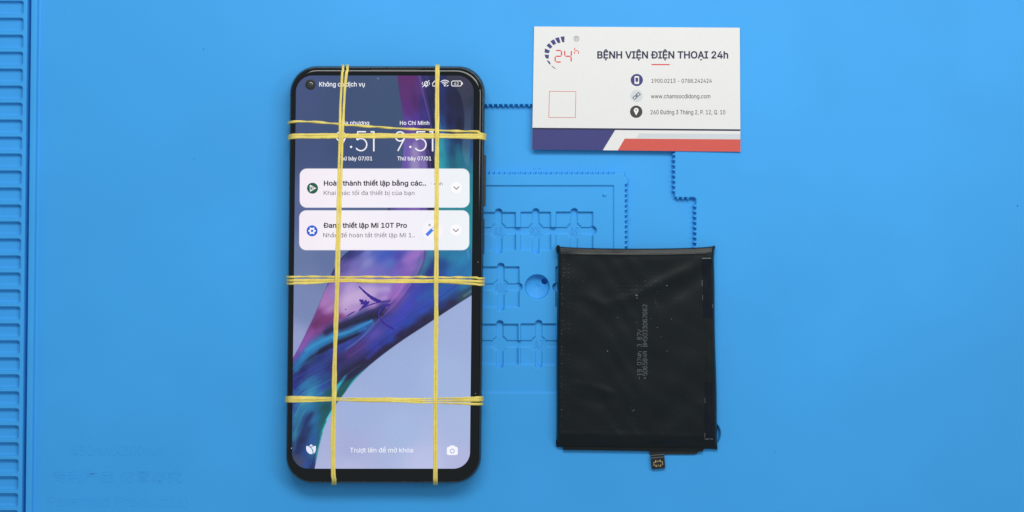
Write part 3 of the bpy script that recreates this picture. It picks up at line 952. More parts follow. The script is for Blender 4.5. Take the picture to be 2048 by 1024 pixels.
# pull the stair-stepped border onto the true rounded outline
gx = np.clip(U_ * W_, 33, W_ - 33); gy = np.clip(V_ * H_, 33, H_ - 33)
dx_, dy_ = U_ * W_ - gx, V_ * H_ - gy
rr_ = np.hypot(dx_, dy_)
corner = (np.abs(dx_) > 0) & (np.abs(dy_) > 0) & (rr_ > 31.2)
f_ = np.where(corner & (rr_ > 33), 33 / np.maximum(rr_, 1e-6), 1.0)
U2, V2 = (gx + dx_ * f_) / W_, (gy + dy_ * f_) / H_
X2 = (1 - V2) * ((1 - U2) * ax + U2 * bx) + V2 * ((1 - U2) * dx + U2 * cx)
Y2 = (1 - V2) * ((1 - U2) * ay + U2 * by) + V2 * ((1 - U2) * dy + U2 * cy)
VV = P(X2, Y2, Zs)
sd_m = sd[:-1, :-1].copy()
cm = np.minimum.reduce([sd[:-1, :-1], sd[1:, 1:], sd[1:, :-1], sd[:-1, 1:]]) < -0.2
screen = grid_obj('screen', VV, M['display'], phone, smooth=False, color=nlin(img), mask=cm)

WHT = lit('display_white', (244, 244, 250))
BLK = lit('display_black_text', (34, 30, 40))
GRY = lit('display_grey_text', (112, 106, 118))
ZT = Zs + 0.03
text_obj('status_text', 'Không có dịch vụ', 638.5, 729.5, 172.8, 8.8, ZT, WHT, screen, bold=0.012)
text_obj('place_text', 'Địa phương', 680, 738.3, 249.3, 7.4, ZT, WHT, screen, bold=0.01)
text_obj('place_text', 'Ho Chi Minh', 799.8, 858.6, 249.6, 7.6, ZT, WHT, screen, bold=0.01)
text_obj('date_text', 'Thứ bảy 07/01', 676, 744.5, 320.6, 7.4, ZT, WHT, screen, bold=0.012)
text_obj('date_text', 'Thứ bảy 07/01', 794.5, 862.5, 320.6, 7.4, ZT, WHT, screen, bold=0.012)
text_obj('notification_title', 'Hoàn thành thiết lập bằng các..', 647.6, 852, 371.0, 9.4, ZT, BLK, screen, bold=0.022)
text_obj('notification_text', 'Khai thác tối đa thiết bị của bạn', 647.4, 829, 390.0, 8.4, ZT, GRY, screen, bold=0.003)
text_obj('notification_time', '· 4ph', 862, 885.3, 370.6, 6.4, ZT, GRY, screen, bold=0.003)
text_obj('notification_title', 'Đang thiết lập Mi 10T Pro', 646.8, 814, 455.4, 9.4, ZT, BLK, screen, bold=0.022)
text_obj('notification_text', 'Nhấn để hoàn tất thiết lập Mi 1..', 646.4, 830, 474.6, 8.4, ZT, GRY, screen, bold=0.003)
text_obj('unlock_text', 'Trượt lên để mở khóa', 700, 826, 904.8, 9.2, ZT, WHT, screen, bold=0.004)
text_obj('battery_level', '62', 908.4, 917.4, 169.9, 5.4, ZT, WHT, screen)


def clock(x9, xd, x5, x1):
    g = Geo(ZT)
    w = 2.6
    r = 9.2
    g.ring(x9, 272.8, r, w, 30)
    g.line([(x9 + 8.3, 277.2), (x9 + 5.5, 283), (x9 - 4.6, 302)], w)
    g.disc(xd, 293.8, 2.3, 14)
    g.disc(xd, 273.5, 2.3, 14)
    cx = x5 + 10.5
    g.line([(x5 + 21, 263.5), (x5 + 4.6, 263.5), (x5 + 2.6, 279.6), (x5 + 4.5, 278.4)] , w)
    g.line([(x5 + 3.0, 280)] + arc(cx + .4, 289.2, 11.6, 12.2, -125, 146, 26), w)
    g.line([(x1 - 6.4, 263.6), (x1 + 1.2, 263.6)], w)
    g.line([(x1, 262.3), (x1, 302.6)], w + 0.3)
    return g.build('clock_digits', WHT, screen)


clock(681.8, 702.2, 711.0, 747.6)
clock(800.2, 820.6, 829.5, 865.2)

# status icons
g = Geo(ZT)
g.line([(847.5, 171), (848.6, 169.5), (848.8, 166), (850.5, 163.4), (852, 162.6), (853.6, 163.4), (855.3, 166), (855.4, 169.5), (856.6, 171), (847.5, 171)], 1.3)
g.line([(844.8, 174.2), (858.6, 160.6)], 1.4)
g.line([(845.4, 164), (844.4, 166.8), (845.2, 169.6)], 1.2)
g.line([(858.2, 164.4), (859.2, 166.8), (858.6, 169.6)], 1.2)
g.line([(850.4, 173.2), (853.6, 173.2)], 1.6)
g.build('silent_icon', WHT, screen)
g = Geo(ZT)
g.line([(877, 172), (865.2, 172), (865, 167), (869.2, 162.2), (877, 162.2), (877, 172)], 1.5)
g.build('sim_icon', WHT, screen)
g = Geo(ZT)
for r_ in (4.2, 7.6, 11.2):
    g.ring(889.6, 171.6, r_, 1.6, 12, -137, -43)
g.disc(889.6, 171.2, 1.7, 12)
g.line([(893.5, 172.5), (896.8, 170.2)], 1.6)
g.build('wifi_icon', WHT, screen)
g = Geo(ZT)
rr_p = g.rrect(903.2, 162, 922.8, 172, 2.6)
g.line(rr_p + [rr_p[0]], 1.4)
g.poly([(923.6, 165), (925.6, 165), (925.6, 169), (923.6, 169)])
g.build('battery_icon', WHT, screen)

# notification icons
g = Geo(ZT - 0.015)
g.disc(625, 376.4, 11, 40)
ic = g.build('app_icon', lit('display_green', (32, 92, 66)), screen)
g = Geo(ZT)
g.line([(620.2, 370.2), (620.6, 382.6), (631.4, 376.6), (620.2, 370.2), (620.3, 373)], 1.4)
g.line([(620.8, 371), (625.6, 377), (620.9, 382)], 1.2)
g.line([(625.6, 377), (630, 376.4)], 1.2)
g.build('icon_mark', WHT, screen)
g = Geo(ZT - 0.015)
g.disc(624.1, 461.7, 11, 40)
g.build('app_icon', lit('display_blue', (44, 92, 208)), screen)
g = Geo(ZT)
n = 48
outer = []
for k in range(n):
    t = 2 * math.pi * k / n
    rad = 6.5 + 1.1 * (1 if math.cos(6 * t) > 0 else -1) * min(1, abs(math.cos(6 * t)) * 2)
    outer.append((624.1 + rad * math.cos(t), 461.7 + rad * math.sin(t)))
inner = [(624.1 + 2.5 * math.cos(2 * math.pi * k / n), 461.7 + 2.5 * math.sin(2 * math.pi * k / n)) for k in range(n)]
g._add(outer + inner, [(k, n + k, n + (k + 1) % n, (k + 1) % n) for k in range(n)])
g.build('icon_mark', WHT, screen)
g = Geo(ZT - 0.015)
g.disc(912.8, 375, 11, 36)
g.disc(911.8, 460, 11, 36)
g.build('icon_disc', lit('display_pure_white', (252, 250, 253)), screen)
g = Geo(ZT - 0.015)
g.disc(865, 460, 21, 48)
g.build('icon_disc', lit('display_soft_white', (248, 243, 251)), screen)
for (cx0, cy0) in ((912.8, 375.6), (911.8, 460.4)):
    g = Geo(ZT)
    g.line([(cx0 - 5.6, cy0 - 2.6), (cx0, cy0 + 2.9), (cx0 + 5.6, cy0 - 2.6)], 1.5)
    g.build('chevron', BLK, screen)
g = Geo(ZT)
g.line([(853, 470.6), (864.6, 459)], 6.4)
g.build('wand', lit('display_wand_blue', (66, 128, 232)), screen)
g = Geo(ZT)
g.line([(863.2, 458), (868.4, 453.4)], 1.0)
g.line([(866.4, 461.6), (870.4, 457.4)], 1.0)
g.line([(867.6, 453.0), (870.8, 456.6)], 1.0)
g.build('wand', lit('display_wand_edge', (96, 150, 232)), screen)
g = Geo(ZT)
g.line([(857.2, 448), (861.2, 452)], 1.2)
g.line([(861.2, 448), (857.2, 452)], 1.2)
g.build('spark', lit('display_spark', (60, 150, 80)), screen)
g = Geo(ZT)
g.line([(873.5, 448), (876.5, 451)], 1.0)
g.line([(876.5, 448), (873.5, 451)], 1.0)
g.build('spark', lit('display_spark_red', (230, 170, 150)), screen)
# tulip and camera shortcuts
TUL = lit('display_tulip', (224, 232, 250))
g = Geo(ZT)
g.poly([(612.4, 892)] + arc(614, 899, 1.8, 6.2, 170, 95, 4)[0:0] + [(612.2, 897), (613.4, 902), (616.6, 906.2), (621, 908.2), (625, 907.8), (625.2, 903), (623.2, 898), (619, 893.6), (615, 892)])
g.poly([(622.4, 894.6), (626, 900), (627.4, 907.4), (630, 905), (631.8, 900), (631.8, 892), (627.5, 892)])
g.poly([(618.4, 891.6), (622.2, 888.4), (625.8, 891.2), (622, 893.6)])
g.build('shortcut_icon', TUL, screen)
g = Geo(ZT)
body = g.rrect(893.6, 893.6, 915.6, 910, 2.6)
g.poly([(898.6, 893.7), (900.4, 891), (908.8, 891), (910.6, 893.7)])
n = 28
hole = [(904.6 + 4.9 * math.cos(-math.pi / 2 + 2 * math.pi * k / n), 902 + 4.9 * math.sin(-math.pi / 2 + 2 * math.pi * k / n)) for k in range(n)]
oc = [(904.6 + 40 * math.cos(-math.pi / 2 + 2 * math.pi * k / n), 902 + 40 * math.sin(-math.pi / 2 + 2 * math.pi * k / n)) for k in range(n)]
ob2 = []
for k in range(n):
    t = -math.pi / 2 + 2 * math.pi * k / n
    ct, st = math.cos(t), math.sin(t)
    s_ = min(10.9 / max(abs(ct), 1e-6), 8.3 / max(abs(st), 1e-6), 12.4)
    ob2.append((904.6 + s_ * ct, 901.8 + s_ * st))
g._add(ob2 + hole, [(k, n + k, n + (k + 1) % n, (k + 1) % n) for k in range(n)])
g.disc(904.6, 902, 3.0, 20)
g.build('shortcut_icon', WHT, screen)

# front camera
pc = P(621, 169, Zs + 0.02)


def dome(name, px, py, r, z, h, mat, parent, n=32, m=6):
    V, F = [], []
    for j in range(m):
        a = j / (m - 1) * math.pi / 2
        for k in range(n):
            t = 2 * math.pi * k / n
            V.append(P(px + r * math.cos(a) * math.cos(t), py - r * math.cos(a) * math.sin(t), z + h * math.sin(a)) if j < m - 1 else P(px + 0.05 * math.cos(t), py - 0.05 * math.sin(t), z + h))
    for j in range(m - 1):
        for k in range(n):
            F.append((j * n + k, j * n + (k + 1) % n, (j + 1) * n + (k + 1) % n, (j + 1) * n + k))
    F.append(tuple((m - 1) * n + k for k in range(n)))
    return mesh_obj(name, V, F, mat, parent, smooth=True)


fc = dome('front_camera', 621, 169.3, 10.6, Zs + 0.01, 0.06, M['lens_rim'], phone)
dome('lens', 621, 169.3, 5.4, Zs + 0.075, 0.12, M['lens'], fc)
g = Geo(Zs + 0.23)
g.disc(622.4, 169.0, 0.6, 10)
g.build('painted_lens_glint', M['dust'], fc)  # small pale disc, a highlight painted onto the lens
# earpiece slit
g = Geo(PZ0 + 8.9)
pts = g.rrect(742, 138.2, 838, 139.6, 0.6, 3)
g.poly(pts)
g.build('earpiece', M['flex'], phone)


# side buttons
def side_button(name, y0, y1, prot, z0, z1):
    def xe(y):
        t = (y - OUT[1][1]) / (OUT[2][1] - OUT[1][1])
        return OUT[1][0] + t * (OUT[2][0] - OUT[1][0])
    V = []
    sec = [(-3, z0), (prot - 0.8, z0), (prot, z0 + 0.5), (prot, z1 - 0.5), (prot - 0.8, z1), (-3, z1)]
    ys_ = [(y0, .15), (y0 + 0.8, .8), (y0 + 2, 1), (y1 - 2, 1), (y1 - 0.8, .8), (y1, .15)]
    for (y, k) in ys_:
        for (dx, z) in sec:
            V.append(P(xe(y) + (dx * k if dx > 0 else dx), y, z))
    n = len(sec)
    F = []
    for j in range(len(ys_) - 1):
        for i in range(n - 1):
            F.append((j * n + i, (j + 1) * n + i, (j + 1) * n + i + 1, j * n + i + 1))
    F.append(tuple(range(n)))
    F.append(tuple((len(ys_) - 1) * n + i for i in range(n))[::-1])
    return mesh_obj(name, V, F, M['button'], phone)


side_button('volume_button', 310, 413, 3.4, 4.6, 7.4)
side_button('power_button', 438, 509, 1.6, 4.6, 7.4)

# marker strokes on the glass
g = Geo(Zs + 0.09)
I_ = [([(717.5, 572.2), (722, 577), (729, 583.5), (737, 590.5), (746, 597), (755, 601.2), (762, 603)], [1.2, 2, 2.6, 3.6, 4.4, 4.6, 3.2]),
      ([(719, 599), (723, 603), (727, 606), (733, 606), (739, 603)], [2, 3.4, 4.2, 4, 2]),
      ([(724, 599), (725, 604), (722, 609)], [2.2, 3.4, 1.6]),
      ([(731, 600), (732, 606), (734, 610)], [2.2, 4, 3]),
      ([(737, 606), (730, 610), (725, 615), (718, 622)], [3, 3.6, 2.6, 1]),
      ([(722, 618), (735, 611.5), (750, 606.5), (765, 603.5), (781, 601.5)], [1.4, 1.6, 1.3, 1.7, 1.5]),
      ([(694, 632), (702, 627), (710, 623)], [.8, 1.5, 1.0]),
      ([(780, 609), (772, 611.5), (764, 616), (759.5, 622), (757.5, 630), (760, 638)], [2.4, 2.6, 2.4, 2.8, 2.2, 2.2]),
      ([(760, 638), (766, 645), (774, 651), (783, 655.5), (788, 660)], [2.2, 2.4, 2.4, 2.6, 2.0]),
      ([(690, 619), (693, 618.4)], [1.2, 1.0])]
for pts, w in I_:
    n0 = len(pts)
    sp = smooth_pts(pts, 4)
    ww = np.interp(np.linspace(0, n0 - 1, len(sp)), range(n0), w) * rng.uniform(0.8, 1.12, len(sp))
    g.line(sp, list(ww * 1.6))
    g.z += 0.012
g.build('marker_scribble', M['ink'], phone)
g = Geo(Zs + 0.1)
for (x, y, r) in ((583, 896.5, 0.9), (756, 157, .7), (812, 246, .5), (956, 524, .5), (951, 787, .5)):
    g.disc(x, y, r, 8)
g.build('dust', M['white_ink'], phone)['kind'] = 'stuff'

# ------------------------------------------------------------------ rubber bands
def x_edge(side, py):
    i, j = (0, 3) if side == 'l' else (1, 2)
    t = (py - OUT[i][1]) / (OUT[j][1] - OUT[i][1])
    return OUT[i][0] + t * (OUT[j][0] - OUT[i][0])


def interp_line(pts, s):
    pts = sorted(pts)
    sp = smooth_pts(pts, 10)
    xs_ = [p[0] for p in sp]
    ys_ = [p[1] for p in sp]
    return np.interp(s, xs_, ys_)


SIDE = [(13.5, PZ1, 0.0), (9.5, PZ1 - 0.12, 12), (5.5, PZ1 - 0.6, 30), (2.0, PZ1 - 1.8, 60), (0.0, PZ1 - 4.0, 88), (0.0, PZ1 - 5.6, 95), (2.0, PZ0 + 1.5, 130), (6.0, PZ0 + 0.35, 160), (12.0, PZ0, 180)]


def strand(pts, axis, parent, w=0.95, t=0.42, turns=0.0, phase=0.0, lift=None, under=0.0, side_shift=(0, 0), wob=0.25):
    """closed loop of flat rubber round the phone. pts: pixel polyline across the glass; axis 'h' or 'v'"""
    ctr, nrm, org = [], [], []
    if axis == 'h':
        s0, s1 = x_edge('l', 549), x_edge('r', 549)
        a = [(p[0], p[1]) for p in pts]
    else:
        s0, s1 = OUT[0][1], OUT[2][1]
        a = [(p[1], p[0]) for p in pts]
    lat0, lat1 = min(a)[1], max(a)[1]
    if axis == 'h':
        s0, s1 = x_edge('l', lat0), x_edge('r', lat1)

    def put(s, lat, z, na):
        # na: normal angle, 0 up, 90 outward, 180 down ; sign by side
        ctr.append((s, lat, z))
        nrm.append(na)

    S_ = np.linspace(s0 + 13.5, s1 - 13.5, 130 if axis == 'v' else 80)
    L_ = interp_line(a, S_)
    ph1, ph2 = rng.uniform(0, 6, 2)
    L_ = L_ + wob * np.sin(S_ / 17.0 + ph1) + wob * 0.5 * np.sin(S_ / 6.3 + ph2)
    for s, l in zip(S_, L_):
        z = PZ1 + t / 2 + 0.10
        if lift:
            for (c, h, ww) in lift:
                z += h * math.exp(-((s - c) / ww) ** 2)
        put(s, l, z, 0.0)
    off = t / 2 + 0.08
    for (ins, z, na) in SIDE[1:-1]:
        k = math.radians(na)
        put(s1 - ins + off * math.sin(k) * 5.1, lat1 + side_shift[1] * na / 180, z + off * math.cos(k), na)
    nb = 24
    for q in range(nb + 1):
        f = q / nb
        put(s1 - 12 + f * ((s0 + 12) - (s1 - 12)), lat1 + side_shift[1] + f * (lat0 + side_shift[0] - lat1 - side_shift[1]), PZ0 - t / 2 - under, 180)
    for (ins, z, na) in SIDE[1:-1][::-1]:
        k = math.radians(na)
        put(s0 + ins - off * math.sin(k) * 5.1, lat0 + side_shift[0] * na / 180, z + off * math.cos(k), -na)
    n = len(ctr)
    W = []
    for (s, l, z) in ctr:
        W.append(P(s, l, z) if axis == 'h' else P(l, s, z))
    W = np.array(W)
    # resmooth heights a touch
    T_ = np.roll(W, -1, 0) - np.roll(W, 1, 0)
    T_ /= np.linalg.norm(T_, axis=1)[:, None] + 1e-12
    if axis == 'h':
        outv = np.array([1.0, 0, 0])
    else:
        outv = np.array([0, -1.0, 0])
    Nn = []
    for na in nrm:
        k = math.radians(na)
        Nn.append(np.array([0, 0, 1.0]) * math.cos(k) + outv * math.sin(k))
    Nn = np.array(Nn)
    Nn -= (Nn * T_).sum(1)[:, None] * T_
    Nn /= np.linalg.norm(Nn, axis=1)[:, None]
    Bn = np.cross(T_, Nn)
    m = 10
    V = []
    ntop = len(S_)
    for i in range(n):
        f = i / (ntop - 1) if i < ntop else 0.0
        env = math.sin(math.pi * min(1, f)) ** 0.5 if i < ntop else 0.0
        tw = (turns * 2 * math.pi * f + phase * env) if i < ntop else 0.0
        if i < ntop:
            tw += 0.16 * env * math.sin(i * 0.37 + ph1)
        wv = w * (1 + 0.10 * math.sin(i * 0.31 + ph2) + 0.05 * math.sin(i * 1.3 + ph1))
        for k in range(m):
            th = 2 * math.pi * k / m
            c_, s_ = math.cos(th), math.sin(th)
            pu = wv / 2 * math.copysign(abs(c_) ** 0.75, c_)
            pv = t / 2 * math.copysign(abs(s_) ** 0.75, s_)
            ct, st = math.cos(tw), math.sin(tw)
            a_, b2 = pu * ct - pv * st, pu * st + pv * ct
            V.append(W[i] + Bn[i] * a_ / 1000 + Nn[i] * b2 / 1000)
    F = []
    for i in range(n):
        j = (i + 1) % n
        for k in range(m):
            k2 = (k + 1) % m
            F.append((i * m + k, j * m + k, j * m + k2, i * m + k2))
    o = mesh_obj('strand', V, F, M['rubber'], parent, smooth=True)
    return o


GB = 'rubber bands tied round the smartphone'


def band(label, at_px):
    q = P(at_px[0], at_px[1], 0)
    return thing('rubber_band', label, 'rubber band', (q[0], q[1], 0), GB)


b1 = band('yellow rubber band across the clock near the phone top, one strand slanting above the others', (770, 268))
strand([(574, 243), (600, 242.6), (640, 245), (690, 249.3), (760, 254.6), (860, 260), (920, 262.2), (955, 263.5), (974, 267)], 'h', b1, w=1.01, t=0.62, turns=4.0, wob=0.3, side_shift=(6, 6))
strand([(574, 269.6), (640, 269.4), (700, 269.5), (800, 269.4), (900, 269.6), (974, 270.4)], 'h', b1, w=1.08, t=0.5, turns=0, side_shift=(6, 8))
strand([(574, 274.6), (640, 274.4), (700, 273.8), (800, 274.0), (900, 274.3), (974, 275.0)], 'h', b1, lift=[(770, .13, 500)], w=1.10, t=0.5, turns=0, side_shift=(6, 8))
b2 = band('yellow rubber band across the middle of the phone, over the purple part of the picture', (770, 560))
strand([(568, 554.2), (600, 553.4), (672, 554), (770, 554), (870, 554.6), (930, 554.8), (970, 557)], 'h', b2, w=0.95, t=0.6, turns=5.0, wob=0.3, side_shift=(0, 0))
strand([(568, 561), (620, 560.5), (672, 559.8), (770, 561), (860, 560.8), (930, 561.6), (970, 563)], 'h', b2, w=1.08, t=0.5, turns=0.0)
strand([(568, 567.4), (620, 565.8), (672, 563.6), (770, 564.4), (860, 564.4), (930, 567), (970, 569.4)], 'h', b2, lift=[(770, .13, 500)], w=1.01, t=0.5, turns=1.0)
b3 = band('yellow rubber band across the lower third of the phone, above the unlock text', (770, 800))
strand([(566, 794.6), (620, 795), (663, 795.8), (760, 798), (870, 797.2), (966, 795.6)], 'h', b3, w=1.12, t=0.5, turns=1.0)
strand([(566, 802.4), (620, 802), (663, 800.8), (730, 800), (800, 801.2), (870, 801.6), (966, 800.6)], 'h', b3, lift=[(770, .12, 500)], w=1.08, t=0.5, turns=1.0)
strand([(566, 798.5), (640, 797.6), (700, 801.4), (780, 802.6), (830, 804.6), (870, 806), (966, 808.2)], 'h', b3, w=0.94, t=0.5, turns=1.0, lift=[(770, .26, 500)])
LIFT = [(243, .0, 9), (251, .62, 12), (272, .62, 13), (559, .66, 15), (799, .70, 16)]
LIFT3 = LIFT + [(549, .12, 1500)]
LIFT2 = [(261, .62, 12), (272, .5, 12), (559, .66, 15), (801, .66, 16)]
b4 = band('left one of the two yellow rubber bands running the length of the phone', (675, 549))
strand([(686, 128), (684, 150), (681.5, 200), (679.6, 272), (676.6, 380), (673.4, 500), (671.4, 600), (668.2, 700), (665.6, 800), (663.8, 880), (664.2, 940), (665.6, 970)], 'v', b4, w=0.99, t=0.5, turns=0.0, lift=LIFT, under=0.42, side_shift=(0, 0))
strand([(695, 128), (692.5, 150), (688.4, 200), (685, 272), (681.6, 380), (678.2, 500), (675.4, 600), (671.8, 700), (670, 800), (668.2, 880), (668.4, 940), (670.4, 970)], 'v', b4, w=1.04, t=0.5, turns=0.0, lift=LIFT3, under=0.42)
b5 = band('right one of the two yellow rubber bands running the length of the phone', (873, 549))
strand([(873, 128), (872.4, 200), (872, 320), (870.6, 480), (870.4, 600), (869, 740), (868.4, 860), (868.8, 970)], 'v', b5, w=0.94, t=0.5, turns=0.0, lift=LIFT2, under=0.42)
strand([(877, 128), (876.2, 200), (875.8, 320), (874.8, 480), (874.4, 600), (873.4, 740), (872.6, 860), (873.2, 970)], 'v', b5, w=0.94, t=0.5, turns=0.0, lift=LIFT2 + [(549, .12, 1500)], under=0.42)

# ------------------------------------------------------------------ business card
cc0 = P(1272, 178, 0)
card = thing('business_card', 'white business card with navy and red stripes along its lower edge', 'card', (cc0[0], cc0[1], 0))
CQ = ((1068.3, 53.0), (1479.6, 55.4), (1481.0, 303.4), (1064.2, 299.0))


def card_xy(u, v):
    (ax, ay), (bx, by), (cx, cy), (dx, dy) = CQ
    return ((1 - v) * ((1 - u) * ax + u * bx) + v * ((1 - u) * dx + u * cx), (1 - v) * ((1 - u) * ay + u * by) + v * ((1 - u) * dy + u * cy))


def cz(px):
    t = (px - 1272) / 208.0
    return 0.5 * t * t * (1.0 if t > 0 else 0.5)


CT = 0.42
nu, nv = 48, 10
V, F = [], []
for lay in (0.02, CT):
    for j in range(nv + 1):
        for i in range(nu + 1):
            x, y = card_xy(i / nu, j / nv)
            V.append(P(x, y, lay + cz(x)))
n1 = (nu + 1) * (nv + 1)
ix = lambda l, j, i: l * n1 + j * (nu + 1) + i
for j in range(nv):
    for i in range(nu):
        F.append((ix(1, j + 1, i), ix(1, j + 1, i + 1), ix(1, j, i + 1), ix(1, j, i)))
        F.append((ix(0, j, i), ix(0, j, i + 1), ix(0, j + 1, i + 1), ix(0, j + 1, i)))
for i in range(nu):
    F.append((ix(0, nv, i), ix(0, nv, i + 1), ix(1, nv, i + 1), ix(1, nv, i)))
    F.append((ix(0, 0, i + 1), ix(0, 0, i), ix(1, 0, i), ix(1, 0, i + 1)))
for j in range(nv):
    F.append((ix(0, j, 0), ix(0, j + 1, 0), ix(1, j + 1, 0), ix(1, j, 0)))
    F.append((ix(0, j + 1, nu), ix(0, j, nu), ix(1, j, nu), ix(1, j + 1, nu)))
mesh_obj('card_sheet', V, F, M['paper'], card)
ZC = CT + 0.02


def strip(name, top, bot, xl_top, xl_bot, xr, mat, z=ZC, n=36, xr_bot=None):
    """band printed between two slanted rows; top/bot are functions of x"""
    xr_bot = xr if xr_bot is None else xr_bot
    V, F = [], []
    for i in range(n + 1):
        f = i / n
        xt = xl_top + f * (xr - xl_top)
        xb = xl_bot + f * (xr_bot - xl_bot)
        V += [P(xt, top(xt), z + cz(xt)), P(xb, bot(xb), z + cz(xb))]
    for i in range(n):
        F.append((2 * i + 1, 2 * i + 3, 2 * i + 2, 2 * i))
    return mesh_obj(name, V, F, mat, card)


ed = lambda x: 299.0 + (x - 1064.2) * 4.4 / 416.8
L0 = lambda x: 255.4 + (x - 1064) * 3.2 / 416
strip('navy_line', L0, lambda x: L0(x) + 3.4, 1065.0, 1064.9, 1480.5, M['dark_navy'], z=ZC + 0.006)
strip('navy_stripe', lambda x: L0(x) + 3.0, ed, 1065.0, 1064.3, 1230.5, M['navy'], xr_bot=1205.6)
strip('grey_stripe', lambda x: 266.8 + (x - 1279) * 1.3 / 200, lambda x: 276.4 + (x - 1279) * 1.8 / 200, 1278.6, 1272.6, 1480.6, M['pale_grey'])
strip('red_stripe', lambda x: 277.2 + (x - 1249) * 1.5 / 230, ed, 1249.5, 1235.5, 1480.8, M['red'], z=ZC + 0.006)
text_obj('company_name', 'BỆNH VIỆN ĐIỆN THOẠI 24h', 1194.5, 1456.5, 116.6, 13.6, ZC, M['dark_navy'], card, bold=0.024, zf=cz, rise=0.0)
text_obj('phone_number', '1900.0213 - 0788.242424', 1303, 1423.6, 165.6, 7.8, ZC, M['black_ink'], card, bold=0.004, zf=cz)
text_obj('web_address', 'www.chamsocdidong.com', 1302, 1420.6, 196.6, 8.2, ZC, M['black_ink'], card, bold=0.005, zf=cz)
text_obj('street_address', '260 Đường 3 Tháng 2, P. 12, Q. 10', 1301, 1450.6, 228.6, 8.4, ZC, M['black_ink'], card, bold=0.005, zf=cz)
g = Geo(ZC, cz)
g.poly([(1303, 127.9), (1339.4, 128.2), (1339.4, 130.5), (1303, 130.2)])
g.build('red_rule', M['bright_red'], card)
# contact icons
g = Geo(ZC, cz); g.disc(1273.6, 160, 12.2, 40); g.build('icon_disc', M['navy'], card)
g = Geo(ZC + .02, cz); g.poly(g.rrect(1269.0, 152.2, 1278.2, 168.0, 2)); g.build('phone_icon', M['white_ink'], card)
g = Geo(ZC + .04, cz); g.poly(g.rrect(1270.9, 155.2, 1276.3, 163.6, .5)); g.disc(1273.6, 165.8, .8, 8); g.build('phone_icon', M['navy'], card)
g = Geo(ZC, cz); g.disc(1273.2, 192, 12.3, 40); g.build('icon_disc', M['pale_grey'], card)
g = Geo(ZC + .02, cz)
ca, sa = math.cos(math.radians(-42)), math.sin(math.radians(-42))
for s in (-1, 1):
    c0, c1 = 1273.2 + s * 4.4 * ca, 192 + s * 4.4 * sa
    q = [(c0 + a * ca - b * sa, c1 + a * sa + b * ca) for a, b in ((-3.4, -2.6), (3.4, -2.6), (3.4, 2.6), (-3.4, 2.6))]
    g.line(q + [q[0], q[1]], 1.2)
g.line([(1273.2 - 3 * ca, 192 - 3 * sa), (1273.2 + 3 * ca, 192 + 3 * sa)], 1.2)
g.build('chain_icon', M['charcoal'], card)
g = Geo(ZC, cz); g.disc(1272.4, 223.4, 12.4, 40); g.build('icon_disc', M['charcoal'], card)
g = Geo(ZC + .02, cz)
g.poly([(1272.4, 230.8)] + arc(1272.4, 220.6, 4.8, 4.8, 145, 395, 20))
g.build('pin_icon', M['white_ink'], card)
g = Geo(ZC + .04, cz); g.disc(1272.4, 220.3, 1.5, 12); g.build('pin_icon', M['charcoal'], card)
# emblem: curved row of bars, 24h in segments, registered mark
g = Geo(ZC, cz)


def card_px(a, b):           # from the enlarged card crop (5.12 px per photo px)
    return (1060 + a / 5.12, 50 + b / 5.12)


bars = [((312, 120), (354, 116), (351, 178), (330, 176)), ((256, 136), (296, 124), (312, 180), (286, 187)), ((208, 166), (246, 146), (268, 190), (240, 208)),
        ((168, 210), (196, 186), (230, 222), (208, 244)), ((152, 240), (204, 262), (192, 290), (149, 282)), ((149, 302), (194, 306), (190, 348), (160, 338)),
        ((168, 360), (198, 370), (212, 398), (202, 406)), ((214, 412), (234, 424), (274, 456), (240, 440))]
for bq in bars:
    g.poly([card_px(*p) for p in bq])
g.build('emblem_bars', M['navy'], card)
g = Geo(ZC, cz)
for q in (((268, 261), (314, 261)), ((322, 268), (322, 312)), ((268, 320), (316, 320)), ((258, 326), (258, 372)), ((268, 379), (314, 379)),
          ((356, 266), (356, 312)), ((364, 320), (414, 320)), ((423, 268), (423, 312)), ((421, 328), (421, 372)),
          ((458, 234), (457, 258)), ((456, 272), (455, 294)), ((464, 264), (492, 264)), ((498, 272), (497, 294))):
    a, b2 = card_px(*q[0]), card_px(*q[1])
    L = math.hypot(b2[0] - a[0], b2[1] - a[1])
    ux, uy = (b2[0] - a[0]) / L, (b2[1] - a[1]) / L
    w = 2.5 if q[0][0] < 440 else 1.7
    g.line([(a[0] - ux * .6, a[1] - uy * .6), (a[0] + ux * .5, a[1] + uy * .5), (b2[0] - ux * .5, b2[1] - uy * .5), (b2[0] + ux * .6, b2[1] + uy * .6)], [w * .4, w, w, w * .4])
g.build('emblem_24h', M['bright_red'], card)
g = Geo(ZC, cz)
g.ring(1152.9, 77.3, 5.0, 0.9, 32)
g.build('registered_mark', M['dark_navy'], card)
text_obj('registered_mark', 'R', 1150.9, 1155.2, 80.0, 5.4, ZC, M['dark_navy'], card, zf=cz)
g = Geo(ZC, cz)          # the red square frame on the card; the code inside it is left out
fr = [(1098.8, 182.6), (1151.8, 183.0), (1150.8, 235.4), (1097.6, 234.8)]
for i in range(4):
    g.line([fr[i], fr[(i + 1) % 4]], 1.0)
g.build('red_square_frame', M['red'], card)

